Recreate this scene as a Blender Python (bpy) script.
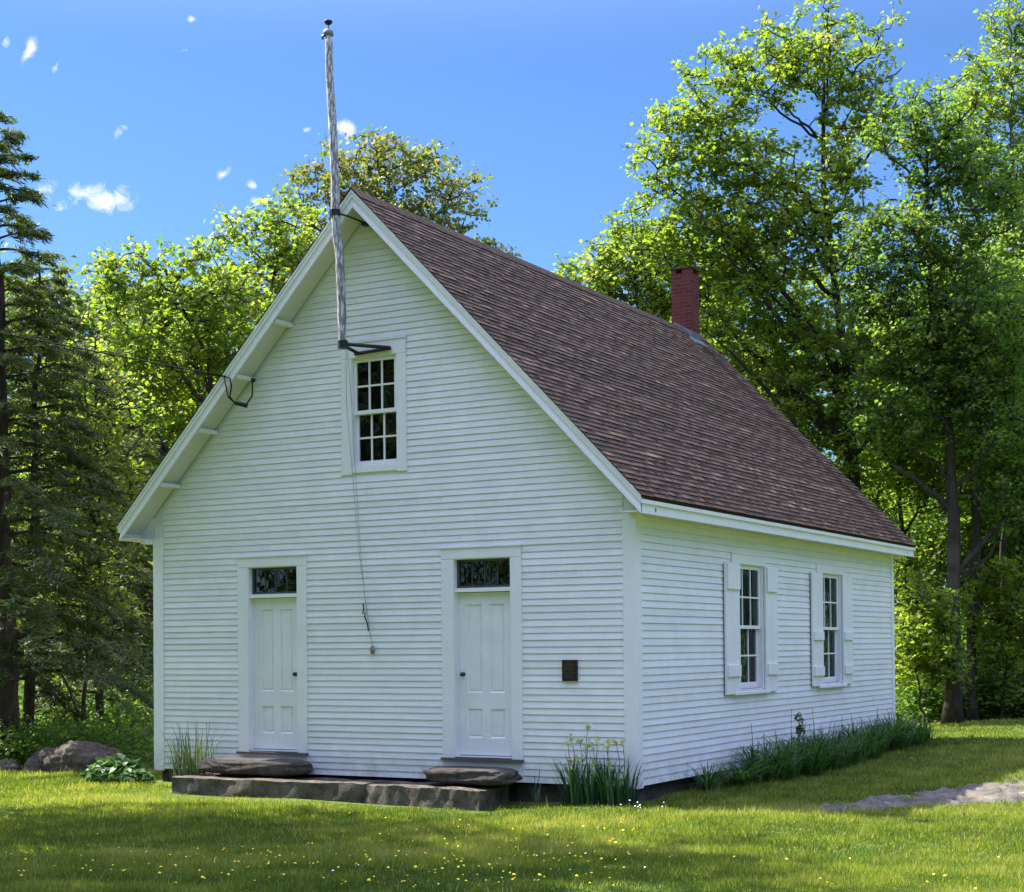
import bpy, math, random
import numpy as np
from mathutils import Vector, Matrix
R_ = math.radians
for o in list(bpy.data.objects): bpy.data.objects.remove(o)
scene = bpy.context.scene
COL = scene.collection

# ------------------------------------------------------------ camera
CX, CY, CZ, YAW, PIT, ROL, FPX, PY = 15.6271, -17.2615, 1.6768, -0.5153, 0.0167, -0.0091, 1596.95, 620.17
cF = np.array([math.sin(YAW)*math.cos(PIT), math.cos(YAW)*math.cos(PIT), math.sin(PIT)])
_r = np.array([math.cos(YAW), -math.sin(YAW), 0.0]); _u = np.cross(_r, cF)
cR = math.cos(ROL)*_r + math.sin(ROL)*_u; cU = -math.sin(ROL)*_r + math.cos(ROL)*_u
cP = np.array([CX, CY, CZ])
cd = bpy.data.cameras.new('camera'); cam = bpy.data.objects.new('camera', cd); COL.objects.link(cam)
M = Matrix(((cR[0], cU[0], -cF[0], CX), (cR[1], cU[1], -cF[1], CY), (cR[2], cU[2], -cF[2], CZ), (0, 0, 0, 1)))
cam.matrix_world = M
cd.sensor_width = 36; cd.lens = FPX/1024*36; cd.shift_y = (PY-446)/1024; cd.clip_end = 2000; cd.clip_start = .1
scene.camera = cam

# ------------------------------------------------------------ sky, sun, exposure
SUN_AZ_VEC = np.array([-0.79, 0.006]); SUN_EL = R_(50.5)
w = bpy.data.worlds.new('World'); scene.world = w; w.use_nodes = True
nt = w.node_tree; nt.nodes.clear()
wo = nt.nodes.new('ShaderNodeOutputWorld'); bg = nt.nodes.new('ShaderNodeBackground')
sky = nt.nodes.new('ShaderNodeTexSky'); sky.sky_type = 'NISHITA'; sky.sun_disc = False
sky.sun_elevation = SUN_EL; sky.sun_rotation = math.atan2(SUN_AZ_VEC[0], SUN_AZ_VEC[1])
sky.air_density = 1.0; sky.dust_density = 0.15; sky.ozone_density = 4.0; sky.altitude = 300
bg.inputs['Strength'].default_value = 0.15
SKY_TINT = (0.205, 0.272, 0.36, 1); ZENITH_FILL = (4.0, 2.5, 2.25, 1)
tint = nt.nodes.new('ShaderNodeMix'); tint.data_type = 'RGBA'; tint.blend_type = 'MULTIPLY'; tint.inputs[0].default_value = 1
# low sky dimmed; extra light added overhead to brighten the shaded walls
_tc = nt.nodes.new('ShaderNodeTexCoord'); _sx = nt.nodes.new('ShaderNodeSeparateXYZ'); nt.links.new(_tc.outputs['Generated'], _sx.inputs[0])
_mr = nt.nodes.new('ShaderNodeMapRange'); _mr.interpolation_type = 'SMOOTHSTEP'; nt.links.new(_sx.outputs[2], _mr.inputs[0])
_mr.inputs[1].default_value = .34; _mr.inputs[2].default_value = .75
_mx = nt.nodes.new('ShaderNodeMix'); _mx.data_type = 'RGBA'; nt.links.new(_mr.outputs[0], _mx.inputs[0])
_mx.inputs[6].default_value = SKY_TINT; _mx.inputs[7].default_value = ZENITH_FILL; nt.links.new(_mx.outputs[2], tint.inputs[7])
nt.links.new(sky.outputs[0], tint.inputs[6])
# small fair-weather clouds, by direction in the sky
tc = nt.nodes.new('ShaderNodeTexCoord'); cur = tint.outputs[2]
noi = nt.nodes.new('ShaderNodeTexNoise'); noi.inputs['Scale'].default_value = 85; noi.inputs['Distortion'].default_value = .5; noi.inputs['Detail'].default_value = 7
noi.inputs['Roughness'].default_value = .62; nt.links.new(tc.outputs['Generated'], noi.inputs['Vector'])
def cray(px, py):
    d = cF + cR*(px-512)/FPX - cU*(py-PY)/FPX
    return d/np.linalg.norm(d)
def vm(op, a, b=None):
    n = nt.nodes.new('ShaderNodeVectorMath'); n.operation = op
    for i, v in enumerate((a, b)):
        if v is None: continue
        if hasattr(v, 'is_output'): nt.links.new(v, n.inputs[i])
        else: n.inputs[i].default_value = tuple(v)
    return n
def mt(op, a, b=None, c=None, clamp=False):
    n = nt.nodes.new('ShaderNodeMath'); n.operation = op; n.use_clamp = clamp
    for i, v in enumerate((a, b, c)):
        if v is None: continue
        if hasattr(v, 'is_output'): nt.links.new(v, n.inputs[i])
        else: n.inputs[i].default_value = v
    return n.outputs[0]
total = None
for (px, py, rx, ry, rot, dens) in ((110, 199, 31, 19, 0, 1.0), (80, 192, 22, 16, 10, .62), (46, 187, 16, 16, 0, .5), (62, 208, 12, 10, 0, .5),
        (28, 52, 8, 20, 30, .46), (6, 42, 9, 10, 0, .55), (56, 66, 5, 16, 35, .58), (121, 132, 10, 13, 30, .55), (118, 115, 6, 8, 0, .45),
        (192, 19, 8, 6, 0, .5), (344, 130, 16, 13, 0, .75), (252, 186, 8, 8, 20, .6), (256, 202, 12, 7, 0, .45),
        (222, 174, 14, 7, -30, .42), (308, 130, 7, 5, 0, .5), (184, 50, 14, 5, -25, .36), (985, 350, 60, 45, 0, .8), (985, 255, 60, 45, 0, .7)):
    c = cray(px, py); a = cray(px+10*math.cos(R_(rot)), py+10*math.sin(R_(rot)))-c; a = a/np.linalg.norm(a); b = np.cross(c, a)
    d = vm('SUBTRACT', tc.outputs['Generated'], c).outputs[0]
    ua = mt('DIVIDE', vm('DOT_PRODUCT', d, a).outputs['Value'], rx/FPX); vb = mt('DIVIDE', vm('DOT_PRODUCT', d, b).outputs['Value'], ry/FPX)
    wc = mt('DIVIDE', vm('DOT_PRODUCT', d, c).outputs['Value'], 0.08)
    r2 = mt('ADD', mt('ADD', mt('MULTIPLY', ua, ua), mt('MULTIPLY', vb, vb)), mt('MULTIPLY', wc, wc))
    g = mt('MULTIPLY', mt('SUBTRACT', 1.0, mt('SQRT', r2), clamp=True), dens)
    total = g if total is None else mt('MAXIMUM', total, g)
cm = mt('MULTIPLY', mt('ADD', mt('MULTIPLY', total, 1.6), mt('MULTIPLY', mt('SUBTRACT', noi.outputs[0], 0.62), 3.2)), 1.2, clamp=True)
cm = mt('MULTIPLY', cm, mt('MULTIPLY', total, 3.0, clamp=True))
cmix = nt.nodes.new('ShaderNodeMix'); cmix.data_type = 'RGBA'; cmix.inputs[7].default_value = (2.2, 2.3, 2.4, 1)
nt.links.new(cm, cmix.inputs[0]); nt.links.new(cur, cmix.inputs[6])
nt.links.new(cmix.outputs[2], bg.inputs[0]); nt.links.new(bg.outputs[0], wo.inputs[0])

sl = bpy.data.lights.new('sun', 'SUN'); sl.energy = 4.4; sl.angle = R_(.53); sl.color = (1, .945, .84)
so = bpy.data.objects.new('sun', sl); COL.objects.link(so)
sv = Vector((SUN_AZ_VEC[0], SUN_AZ_VEC[1], 0)).normalized()*math.cos(SUN_EL); sv.z = math.sin(SUN_EL)
so.rotation_euler = sv.to_track_quat('Z', 'Y').to_euler()
scene.view_settings.view_transform = 'Standard'; scene.view_settings.look = 'None'
scene.view_settings.gamma = 1; scene.view_settings.use_curve_mapping = False
scene.view_settings.exposure = 1.85
scene.render.engine = 'CYCLES'
scene.cycles.max_bounces = 8; scene.cycles.transparent_max_bounces = 8

# ------------------------------------------------------------ helpers
random.seed(7); RNG = np.random.default_rng(7)
def P(px, py, D):
    return cP + D*(cF + cR*(px-512)/FPX - cU*(py-PY)/FPX)
class MB:
    def __init__(s): s.v = []; s.f = []; s.t = []
    def add(s, vs, fs, t=.5):
        k = len(s.v); s.v += [tuple(map(float, p)) for p in vs]; s.f += [tuple(i+k for i in f) for f in fs]; s.t += [t]*len(vs)
    def hexa(s, a, t=.5):   # 8 points: bottom 4 ccw, top 4
        s.add(a, [(0, 3, 2, 1), (4, 5, 6, 7), (0, 1, 5, 4), (1, 2, 6, 5), (2, 3, 7, 6), (3, 0, 4, 7)], t)
    def box(s, x0, x1, y0, y1, z0, z1, m=None, t=.5):
        a = [(x0, y0, z0), (x1, y0, z0), (x1, y1, z0), (x0, y1, z0), (x0, y0, z1), (x1, y0, z1), (x1, y1, z1), (x0, y1, z1)]
        if m: a = [m(*p) for p in a]
        s.hexa(a, t)
    def tube(s, pts, rad, n=8, t=.5, caps=True):
        pts = [np.array(p, float) for p in pts]; N = len(pts); vs = []; up = None
        if not hasattr(rad, '__len__'): rad = [rad]*N
        for i in range(N):
            d = pts[min(i+1, N-1)]-pts[max(i-1, 0)]; d = d/(np.linalg.norm(d)+1e-9)
            if up is None:
                up = np.cross(d, (0, 0, 1.)) if abs(d[2]) < .9 else np.cross(d, (1., 0, 0))
            a = up-d*(up@d); a /= np.linalg.norm(a)+1e-9; up = a; b = np.cross(d, a)
            for k in range(n):
                th = 2*math.pi*k/n; vs.append(pts[i]+rad[i]*(a*math.cos(th)+b*math.sin(th)))
        fs = []
        for i in range(N-1):
            for k in range(n): fs.append((i*n+k, i*n+(k+1) % n, (i+1)*n+(k+1) % n, (i+1)*n+k))
        if caps: fs += [tuple(range(n))[::-1], tuple((N-1)*n+k for k in range(n))]
        s.add(vs, fs, t)
    def build(s, name, mat, parent=None, smooth=False):
        me = bpy.data.meshes.new(name); me.from_pydata(s.v, [], s.f); me.update()
        at = me.attributes.new('tint', 'FLOAT', 'POINT'); at.data.foreach_set('value', np.array(s.t, dtype=np.float32))
        if smooth: me.polygons.foreach_set('use_smooth', [True]*len(me.polygons))
        me.materials.append(mat); return link(name, me, parent)
def link(name, me, parent=None):
    o = bpy.data.objects.new(name, me); COL.objects.link(o)
    if parent is not None: o.parent = parent; o.matrix_parent_inverse = parent.matrix_world.inverted()
    return o
def npmesh(name, v, nper, mat, parent=None, tint=None, quad=False, faces=None):
    """v: (K*nper,3), faces: list of index tuples per element (all same length)"""
    K = len(v)//nper; f = np.array(faces, dtype=np.int32); L = f.shape[1]
    idx = (f[None]+(np.arange(K)*nper)[:, None, None]).reshape(-1)
    me = bpy.data.meshes.new(name); me.vertices.add(len(v)); me.vertices.foreach_set('co', np.asarray(v, dtype=np.float32).ravel())
    nf = len(idx)//L; me.loops.add(len(idx)); me.loops.foreach_set('vertex_index', idx.astype(np.int32))
    me.polygons.add(nf); me.polygons.foreach_set('loop_start', (np.arange(nf)*L).astype(np.int32))
    me.polygons.foreach_set('loop_total', np.full(nf, L, dtype=np.int32)); me.update(calc_edges=True)
    if tint is not None:
        at = me.attributes.new('tint', 'FLOAT', 'POINT'); at.data.foreach_set('value', np.repeat(tint, nper).astype(np.float32))
    me.materials.append(mat); return link(name, me, parent)
def tag(o, label=None, cat=None, group=None, kind=None):
    if label: o['label'] = label
    if cat: o['category'] = cat
    if group: o['group'] = group
    if kind: o['kind'] = kind
    return o
def thing(name, label, cat, loc=(0, 0, 0), group=None):
    o = bpy.data.objects.new(name, None); COL.objects.link(o); o.location = loc
    o.matrix_world = Matrix.Translation(Vector(loc)); o.empty_display_size = .3
    return tag(o, label, cat, group)

# ------------------------------------------------------------ materials
def newmat(name):
    m = bpy.data.materials.new(name); m.use_nodes = True; n = m.node_tree; n.nodes.clear()
    o = n.nodes.new('ShaderNodeOutputMaterial'); return m, n, o
def N(n, t, **k):
    x = n.nodes.new(t)
    for a, b in k.items():
        if a in ('op',): x.operation = b
        else: setattr(x, a, b)
    return x
def noise(n, scale, detail=4, rough=.5, vec=None, dist=0):
    x = n.nodes.new('ShaderNodeTexNoise'); x.inputs['Scale'].default_value = scale; x.inputs['Detail'].default_value = detail
    x.inputs['Roughness'].default_value = rough; x.inputs['Distortion'].default_value = dist
    if vec is not None: n.links.new(vec, x.inputs['Vector'])
    return x.outputs[0]
def ramp(n, fac, stops):
    x = n.nodes.new('ShaderNodeValToRGB'); n.links.new(fac, x.inputs[0]); e = x.color_ramp.elements
    while len(e) < len(stops): e.new(.5)
    for i, (p, c) in enumerate(stops): e[i].position = p; e[i].color = (*c, 1)
    return x.outputs[0]
def objco(n, scale=None):
    t = n.nodes.new('ShaderNodeTexCoord').outputs['Object']
    if scale:
        mp = n.nodes.new('ShaderNodeMapping'); n.links.new(t, mp.inputs[0]); mp.inputs['Scale'].default_value = scale; return mp.outputs[0]
    return t
def attr(n, name='tint'):
    a = n.nodes.new('ShaderNodeAttribute'); a.attribute_name = name; return a.outputs['Fac']
def mixc(n, f, a, b, mode='MIX'):
    x = n.nodes.new('ShaderNodeMix'); x.data_type = 'RGBA'; x.blend_type = mode
    for s, v in ((0, f), (6, a), (7, b)):
        if hasattr(v, 'is_output'): n.links.new(v, x.inputs[s])
        else: x.inputs[s].default_value = v if s == 0 else (*v, 1)
    return x.outputs[2]
def pbr(n, o, col, rough=.6, bump=None, bstr=.3, bdist=.01, spec=.5, metal=0):
    p = n.nodes.new('ShaderNodeBsdfPrincipled')
    if hasattr(col, 'is_output'): n.links.new(col, p.inputs['Base Color'])
    else: p.inputs['Base Color'].default_value = (*col, 1)
    if hasattr(rough, 'is_output'): n.links.new(rough, p.inputs['Roughness'])
    else: p.inputs['Roughness'].default_value = rough
    p.inputs['Specular IOR Level'].default_value = spec; p.inputs['Metallic'].default_value = metal
    if bump is not None:
        b = n.nodes.new('ShaderNodeBump'); b.inputs['Strength'].default_value = bstr; b.inputs['Distance'].default_value = bdist
        n.links.new(bump, b.inputs['Height']); n.links.new(b.outputs[0], p.inputs['Normal'])
    n.links.new(p.outputs[0], o.inputs[0]); return p
MT = {}
def m_paint(name, base, dirt=.12, scale=3.0, rough=.45):
    m, n, o = newmat(name); co = objco(n)
    a = noise(n, scale, 6, .6, co); b = noise(n, 60, 3, .6, co); st = noise(n, 6, 5, .6, objco(n, (8, 8, .6)))
    c = mixc(n, ramp(n, a, [(.3, (0, 0, 0)), (.75, (1, 1, 1))]), base, tuple(x*(1-dirt) for x in base))
    c = mixc(n, ramp(n, st, [(.52, (0, 0, 0)), (.8, (.35, .35, .35))]), c, (base[0]*.72, base[1]*.73, base[2]*.68))
    # splash dirt low on the boards, broken up by noise
    sz = n.nodes.new('ShaderNodeSeparateXYZ'); n.links.new(co, sz.inputs[0]); mr = n.nodes.new('ShaderNodeMapRange'); n.links.new(sz.outputs[2], mr.inputs[0])
    mr.inputs[1].default_value = .42; mr.inputs[2].default_value = -.03
    ml = n.nodes.new('ShaderNodeMath'); ml.operation = 'MULTIPLY'; n.links.new(mr.outputs[0], ml.inputs[0]); n.links.new(ramp(n, noise(n, 5, 7, .7, co), [(.38, (0, 0, 0)), (.62, (.6, .6, .6))]), ml.inputs[1])
    c = mixc(n, ml.outputs[0], c, (.36, .34, .27))
    fl = ramp(n, noise(n, 22, 8, .75, objco(n, (1, 1, 3))), [(.66, (0, 0, 0)), (.69, (.5, .5, .5))]); c = mixc(n, fl, c, (.50, .49, .46))
    t = ramp(n, attr(n), [(0, (.90, .905, .89)), (1, (1, 1, 1))])
    c = mixc(n, 1.0, c, t, 'MULTIPLY')
    pbr(n, o, c, rough, b, .15, .002, .4); return m
MT['white'] = m_paint('white_paint', (.84, .84, .82))
MT['trim'] = m_paint('trim_paint', (.84, .84, .82), .06)
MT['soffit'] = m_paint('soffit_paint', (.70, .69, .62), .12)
# shingles
m, n, o = newmat('shingles'); co = objco(n)
t = attr(n); g = noise(n, 160, 3, .7, co); big = noise(n, .8, 4, .6, co)
c = ramp(n, t, [(0, (.020, .0115, .006)), (.45, (.044, .026, .0155)), (.8, (.078, .049, .031)), (1, (.17, .115, .075))])
c = mixc(n, ramp(n, g, [(.35, (0, 0, 0)), (.7, (.6, .6, .6))]), c, (.085, .055, .035))
c = mixc(n, ramp(n, big, [(.45, (0, 0, 0)), (.75, (.3, .3, .3))]), c, (.05, .036, .025))
pbr(n, o, c, .95, g, .5, .004, .2); MT['shingle'] = m
# brick
m, n, o = newmat('chimney_brick'); co = objco(n)
mp = n.nodes.new('ShaderNodeMapping'); n.links.new(co, mp.inputs[0]); mp.inputs['Rotation'].default_value = (R_(90), 0, 0)
sx = n.nodes.new('ShaderNodeSeparateXYZ'); n.links.new(co, sx.inputs[0])
ad = n.nodes.new('ShaderNodeMath'); n.links.new(sx.outputs[0], ad.inputs[0]); n.links.new(sx.outputs[1], ad.inputs[1])
cb = n.nodes.new('ShaderNodeCombineXYZ'); n.links.new(ad.outputs[0], cb.inputs[0]); n.links.new(sx.outputs[2], cb.inputs[1])
br = n.nodes.new('ShaderNodeTexBrick'); n.links.new(cb.outputs[0], br.inputs[0]); br.inputs['Scale'].default_value = 1
br.inputs['Brick Width'].default_value = .2; br.inputs['Row Height'].default_value = .068; br.inputs['Mortar Size'].default_value = .007
br.inputs['Color1'].default_value = (.15, .034, .025, 1); br.inputs['Color2'].default_value = (.10, .024, .02, 1); br.inputs['Mortar'].default_value = (.13, .062, .05, 1)
c = mixc(n, ramp(n, noise(n, 7, 6, .7, co), [(.5, (0, 0, 0)), (.75, (.6, .6, .6))]), br.outputs[0], (.09, .035, .03))
pbr(n, o, c, .85, br.outputs['Fac'], -.5, .006, .2); MT['brick'] = m
def m_simple(name, col, rough=.6, metal=0, spec=.5, var=.3, scale=20, bstr=.2):
    m, n, o = newmat(name); co = objco(n); a = noise(n, scale, 5, .6, co)
    c = mixc(n, a, tuple(x*(1-var) for x in col), tuple(min(1, x*(1+var)) for x in col))
    pbr(n, o, c, rough, a, bstr, .004, spec, metal); return m
MT['iron'] = m_simple('black_iron', (.015, .015, .02), .45, .3)
MT['lead'] = m_simple('lead_flashing', (.20, .21, .23), .5, .6)
MT['knob'] = m_simple('dark_knob', (.02, .018, .018), .25)
MT['sillwood'] = m_simple('grey_sill_wood', (.10, .085, .075), .7)
MT['bronze'] = m_simple('bronze_plaque', (.028, .018, .014), .5, .4, .5, .35, 60)
MT['bronze_letters'] = m_simple('bronze_letters', (.11, .08, .06), .5, .5)
MT['rope'] = m_simple('rope', (.33, .34, .34), .9)
MT['cable'] = m_simple('cable', (.010, .010, .010), .9, 0, .1)
MT['cleat'] = m_simple('cleat', (.24, .19, .13), .8)
MT['curtain'] = m_simple('curtain', (.09, .115, .12), .9, 0, .2, .3, 3)
MT['interior'] = m_simple('interior', (.035, .032, .03), .95, 0, .1)
MT['transom_bar'] = m_simple('dark_muntin', (.05, .055, .06), .5)
# weathered pole
m, n, o = newmat('weathered_pole'); a = noise(n, 9, 8, .7, objco(n, (5, 5, .8))); b = noise(n, 26, 6, .7, objco(n, (3, 3, .35)))
c = ramp(n, b, [(.3, (.07, .065, .06)), (.5, (.19, .18, .17)), (.7, (.30, .29, .28))])
c = mixc(n, ramp(n, a, [(.50, (0, 0, 0)), (.56, (1, 1, 1))]), c, (.60, .60, .59))
pbr(n, o, c, .8, b, .6, .01, .3); MT['pole'] = m
# glass
m, n, o = newmat('window_glass'); gl = n.nodes.new('ShaderNodeBsdfGlossy'); gl.inputs['Roughness'].default_value = .015
gl.inputs['Color'].default_value = (.55, .56, .6, 1)
tr = n.nodes.new('ShaderNodeBsdfTransparent'); tr.inputs[0].default_value = (.8, .86, .85, 1)
fr = n.nodes.new('ShaderNodeFresnel'); fr.inputs[0].default_value = 1.45; mx = n.nodes.new('ShaderNodeMixShader')
bu = n.nodes.new('ShaderNodeBump'); bu.inputs['Strength'].default_value = .25; bu.inputs['Distance'].default_value = .01
n.links.new(noise(n, 3.5, 2, .5, objco(n)), bu.inputs['Height']); n.links.new(bu.outputs[0], gl.inputs['Normal'])
n.links.new(fr.outputs[0], mx.inputs[0]); n.links.new(tr.outputs[0], mx.inputs[1]); n.links.new(gl.outputs[0], mx.inputs[2]); n.links.new(mx.outputs[0], o.inputs[0])
MT['glass'] = m
# stone
def m_stone(name, dark, light, top, scale=6):
    m, n, o = newmat(name); co = objco(n)
    a = noise(n, scale, 9, .72, co, .4); b = noise(n, scale*9, 5, .7, co); v = n.nodes.new('ShaderNodeTexVoronoi'); v.inputs['Scale'].default_value = scale*1.7; n.links.new(co, v.inputs[0])
    c = mixc(n, ramp(n, a, [(.35, (0, 0, 0)), (.68, (1, 1, 1))]), dark, light)
    c = mixc(n, ramp(n, b, [(.55, (0, 0, 0)), (.75, (.7, .7, .7))]), c, tuple(x*1.5 for x in light))
    lich = ramp(n, noise(n, scale*.8, 6, .7, objco(n, (1, 1, 1.3)), .8), [(.6, (0, 0, 0)), (.7, (.8, .8, .8))])
    c = mixc(n, lich, c, top)
    h = n.nodes.new('ShaderNodeMath'); h.operation = 'ADD'; n.links.new(a, h.inputs[0]); n.links.new(b, h.inputs[1])
    pbr(n, o, c, .9, h.outputs[0], .9, .03, .25); return m
MT['slab'] = m_stone('granite_slab', (.05, .043, .033), (.19, .163, .125), (.32, .28, .22))
MT['fieldstone'] = m_stone('field_stone', (.035, .031, .028), (.12, .106, .092), (.24, .215, .18), 5)
MT['boulder'] = m_stone('boulder_stone', (.04, .033, .023), (.125, .104, .075), (.25, .215, .155), 3)
MT['ledge'] = m_stone('ledge_stone', (.045, .040, .028), (.20, .178, .130), (.40, .365, .28), 3.5)
MT['foundation'] = m_stone('foundation_stone', (.03, .027, .024), (.09, .075, .065), (.10, .09, .08), 5)
# foliage
def m_leaf(name, stops, trans=.45, rough=.5, spec=.35, tboost=(1.25, 1.35, .55)):
    m, n, o = newmat(name); c = ramp(n, attr(n), stops)
    p = n.nodes.new('ShaderNodeBsdfPrincipled'); n.links.new(c, p.inputs['Base Color']); p.inputs['Roughness'].default_value = rough
    p.inputs['Specular IOR Level'].default_value = spec
    t = n.nodes.new('ShaderNodeBsdfTranslucent'); n.links.new(mixc(n, 1.0, c, tboost, 'MULTIPLY'), t.inputs[0])
    x = n.nodes.new('ShaderNodeMixShader'); x.inputs[0].default_value = trans
    n.links.new(p.outputs[0], x.inputs[1]); n.links.new(t.outputs[0], x.inputs[2]); n.links.new(x.outputs[0], o.inputs[0]); return m
MT['maple'] = m_leaf('maple_leaves', [(0, (.10, .165, .024)), (.5, (.17, .245, .034)), (.85, (.24, .30, .045)), (1, (.33, .31, .09))], .64)
MT['oak'] = m_leaf('oak_leaves', [(0, (.09, .13, .03)), (.45, (.18, .21, .05)), (.8, (.26, .24, .09)), (1, (.32, .18, .12))], .5)
MT['dark'] = m_leaf('dark_leaves', [(0, (.07, .135, .028)), (.5, (.13, .215, .038)), (.9, (.19, .275, .05)), (1, (.24, .29, .08))], .6)
MT['hemlock'] = m_leaf('hemlock_needles', [(0, (.045, .07, .028)), (.5, (.08, .115, .036)), (.9, (.14, .165, .045)), (1, (.20, .19, .07))], .42)
MT['wood'] = m_leaf('woodland_leaves', [(0, (.05, .09, .02)), (.5, (.11, .17, .025)), (.9, (.20, .26, .04)), (1, (.26, .28, .06))], .55)
MT['grass'] = m_leaf('grass_blades', [(0, (.055, .105, .014)), (.45, (.145, .205, .025)), (.8, (.25, .295, .04)), (1, (.42, .37, .17))], .5, .6, .25, (1.2, 1.25, .5))
MT['lily'] = m_leaf('lily_leaves', [(0, (.02, .065, .014)), (.6, (.05, .13, .022)), (1, (.13, .21, .035))], .35, .4)
MT['iris'] = m_leaf('iris_leaves', [(0, (.018, .06, .03)), (.6, (.035, .10, .045)), (1, (.08, .15, .06))], .3, .4)
MT['stalk'] = m_leaf('grey_green_stalks', [(0, (.06, .10, .05)), (.6, (.11, .15, .08)), (1, (.22, .22, .14))], .3, .6)
MT['petal'] = m_leaf('cream_petals', [(0, (.55, .55, .25)), (1, (.80, .80, .50))], .45, .6, .2, (1, 1, .9))
MT['hosta'] = m_leaf('broad_leaves', [(0, (.03, .09, .025)), (.6, (.06, .14, .035)), (1, (.12, .2, .06))], .35, .5, .3)
MT['yellow'] = m_simple('yellow_flowers', (.75, .58, .02), .6, 0, .3, .15)
MT['daisy'] = m_simple('white_flowers', (.8, .8, .74), .6, 0, .3, .05)
def m_bark(name, dark, light, sc=7):
    m, n, o = newmat(name); a = noise(n, sc, 8, .7, objco(n, (3, 3, .5))); b = noise(n, 1.2, 4, .6, objco(n))
    c = mixc(n, ramp(n, a, [(.35, (0, 0, 0)), (.7, (1, 1, 1))]), dark, light)
    c = mixc(n, ramp(n, b, [(.55, (0, 0, 0)), (.65, (.5, .5, .5))]), c, tuple(x*1.5 for x in light)); pbr(n, o, c, .9, a, .9, .03, .2); return m
MT['bark'] = m_bark('brown_bark', (.024, .019, .014), (.075, .061, .046))
MT['bark_grey'] = m_bark('grey_bark', (.06, .055, .05), (.20, .185, .165))
# ground
m, n, o = newmat('lawn_soil'); co = objco(n)
a = noise(n, .45, 6, .65, co); b = noise(n, 14, 6, .7, co); cc = noise(n, 2.3, 5, .6, co)
c = mixc(n, ramp(n, a, [(.35, (0, 0, 0)), (.7, (1, 1, 1))]), (.09, .14, .022), (.15, .21, .035))
c = mixc(n, ramp(n, cc, [(.55, (0, 0, 0)), (.75, (.6, .6, .6))]), c, (.13, .13, .05))
c = mixc(n, ramp(n, b, [(.3, (.7, .7, .7)), (.6, (0, 0, 0))]), c, (.035, .055, .012))
pbr(n, o, c, .95, b, 1, .05, .1); MT['ground'] = m

# ------------------------------------------------------------ ground
def sm(x, a, b):
    t = np.clip((np.asarray(x, float)-a)/(b-a), 0, 1); return t*t*(3-2*t)
def H(x, y):
    x = np.asarray(x, float); y = np.asarray(y, float)
    h = -.20 + .22*sm(-y, 2.5, 15) + .20*sm(y, .8, 12)*sm(x, 5, 9) + .0*y
    h += .018*np.sin(x*.9+y*.5)+.014*np.sin(y*1.3-x*.4+1)+.008*np.sin(x*2.9+1.3*y)
    h -= .075*np.exp(-((y+1.2)/.95)**2)*sm(x, -.5, 1.2)*(1-sm(x, 5.8, 7.4))
    h += 6.0*sm(np.hypot(x-5, y+5), 60, 200)
    return h
def axis(lo, hi, mid0, mid1, fine, coarse):
    a = list(np.arange(mid0, mid1, fine)); x = mid0; s = fine; L = []
    while x > lo: s = min(s*1.25, coarse); x -= s; L.append(x)
    x = a[-1]; s = fine; Rr = []
    while x < hi: s = min(s*1.25, coarse); x += s; Rr.append(x)
    return np.array(L[::-1]+a+Rr)
gx = axis(-300, 300, -10, 20, .25, 20); gy = axis(-300, 300, -18, 30, .25, 20)
X, Y = np.meshgrid(gx, gy); Z = H(X, Y)
nx, ny = len(gx), len(gy); ii = np.arange((ny-1)*(nx-1)); rr = ii//(nx-1); c0 = rr*nx+ii % (nx-1)
me = bpy.data.meshes.new('lawn_ground'); V = np.stack([X.ravel(), Y.ravel(), Z.ravel()], 1)
me.from_pydata(V.tolist(), [], np.stack([c0, c0+1, c0+nx+1, c0+nx], 1).tolist()); me.materials.append(MT['ground'])
me.polygons.foreach_set('use_smooth', [True]*len(me.polygons))
tag(link('ground', me), 'grassy ground under the lawn and the woods', kind='structure')

# ------------------------------------------------------------ schoolhouse
W, L, ZE, ZA, OV, FO, FB = 7.5544, 10.7454, 3.224, 7.369, .2596, .4048, .4232
SL = (ZA-ZE)/(W/2+OV)            # slope of the rake underside
TH = .235                        # vertical roof thickness at the rake
def zrake(x): return ZE + (min(x, W-x)+OV)*SL     # underside of roof/soffit
house = thing('schoolhouse', 'white clapboard one-room schoolhouse with steep brown shingle roof and two front doors', 'schoolhouse', (W/2, L/2, -.2))
mapF = lambda u, d, z: (u, -d, z)
mapR = lambda u, d, z: (W+d, u, z)
mapB = lambda u, d, z: (W-u, L+d, z)
mapL = lambda u, d, z: (-d, L-u, z)
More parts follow.
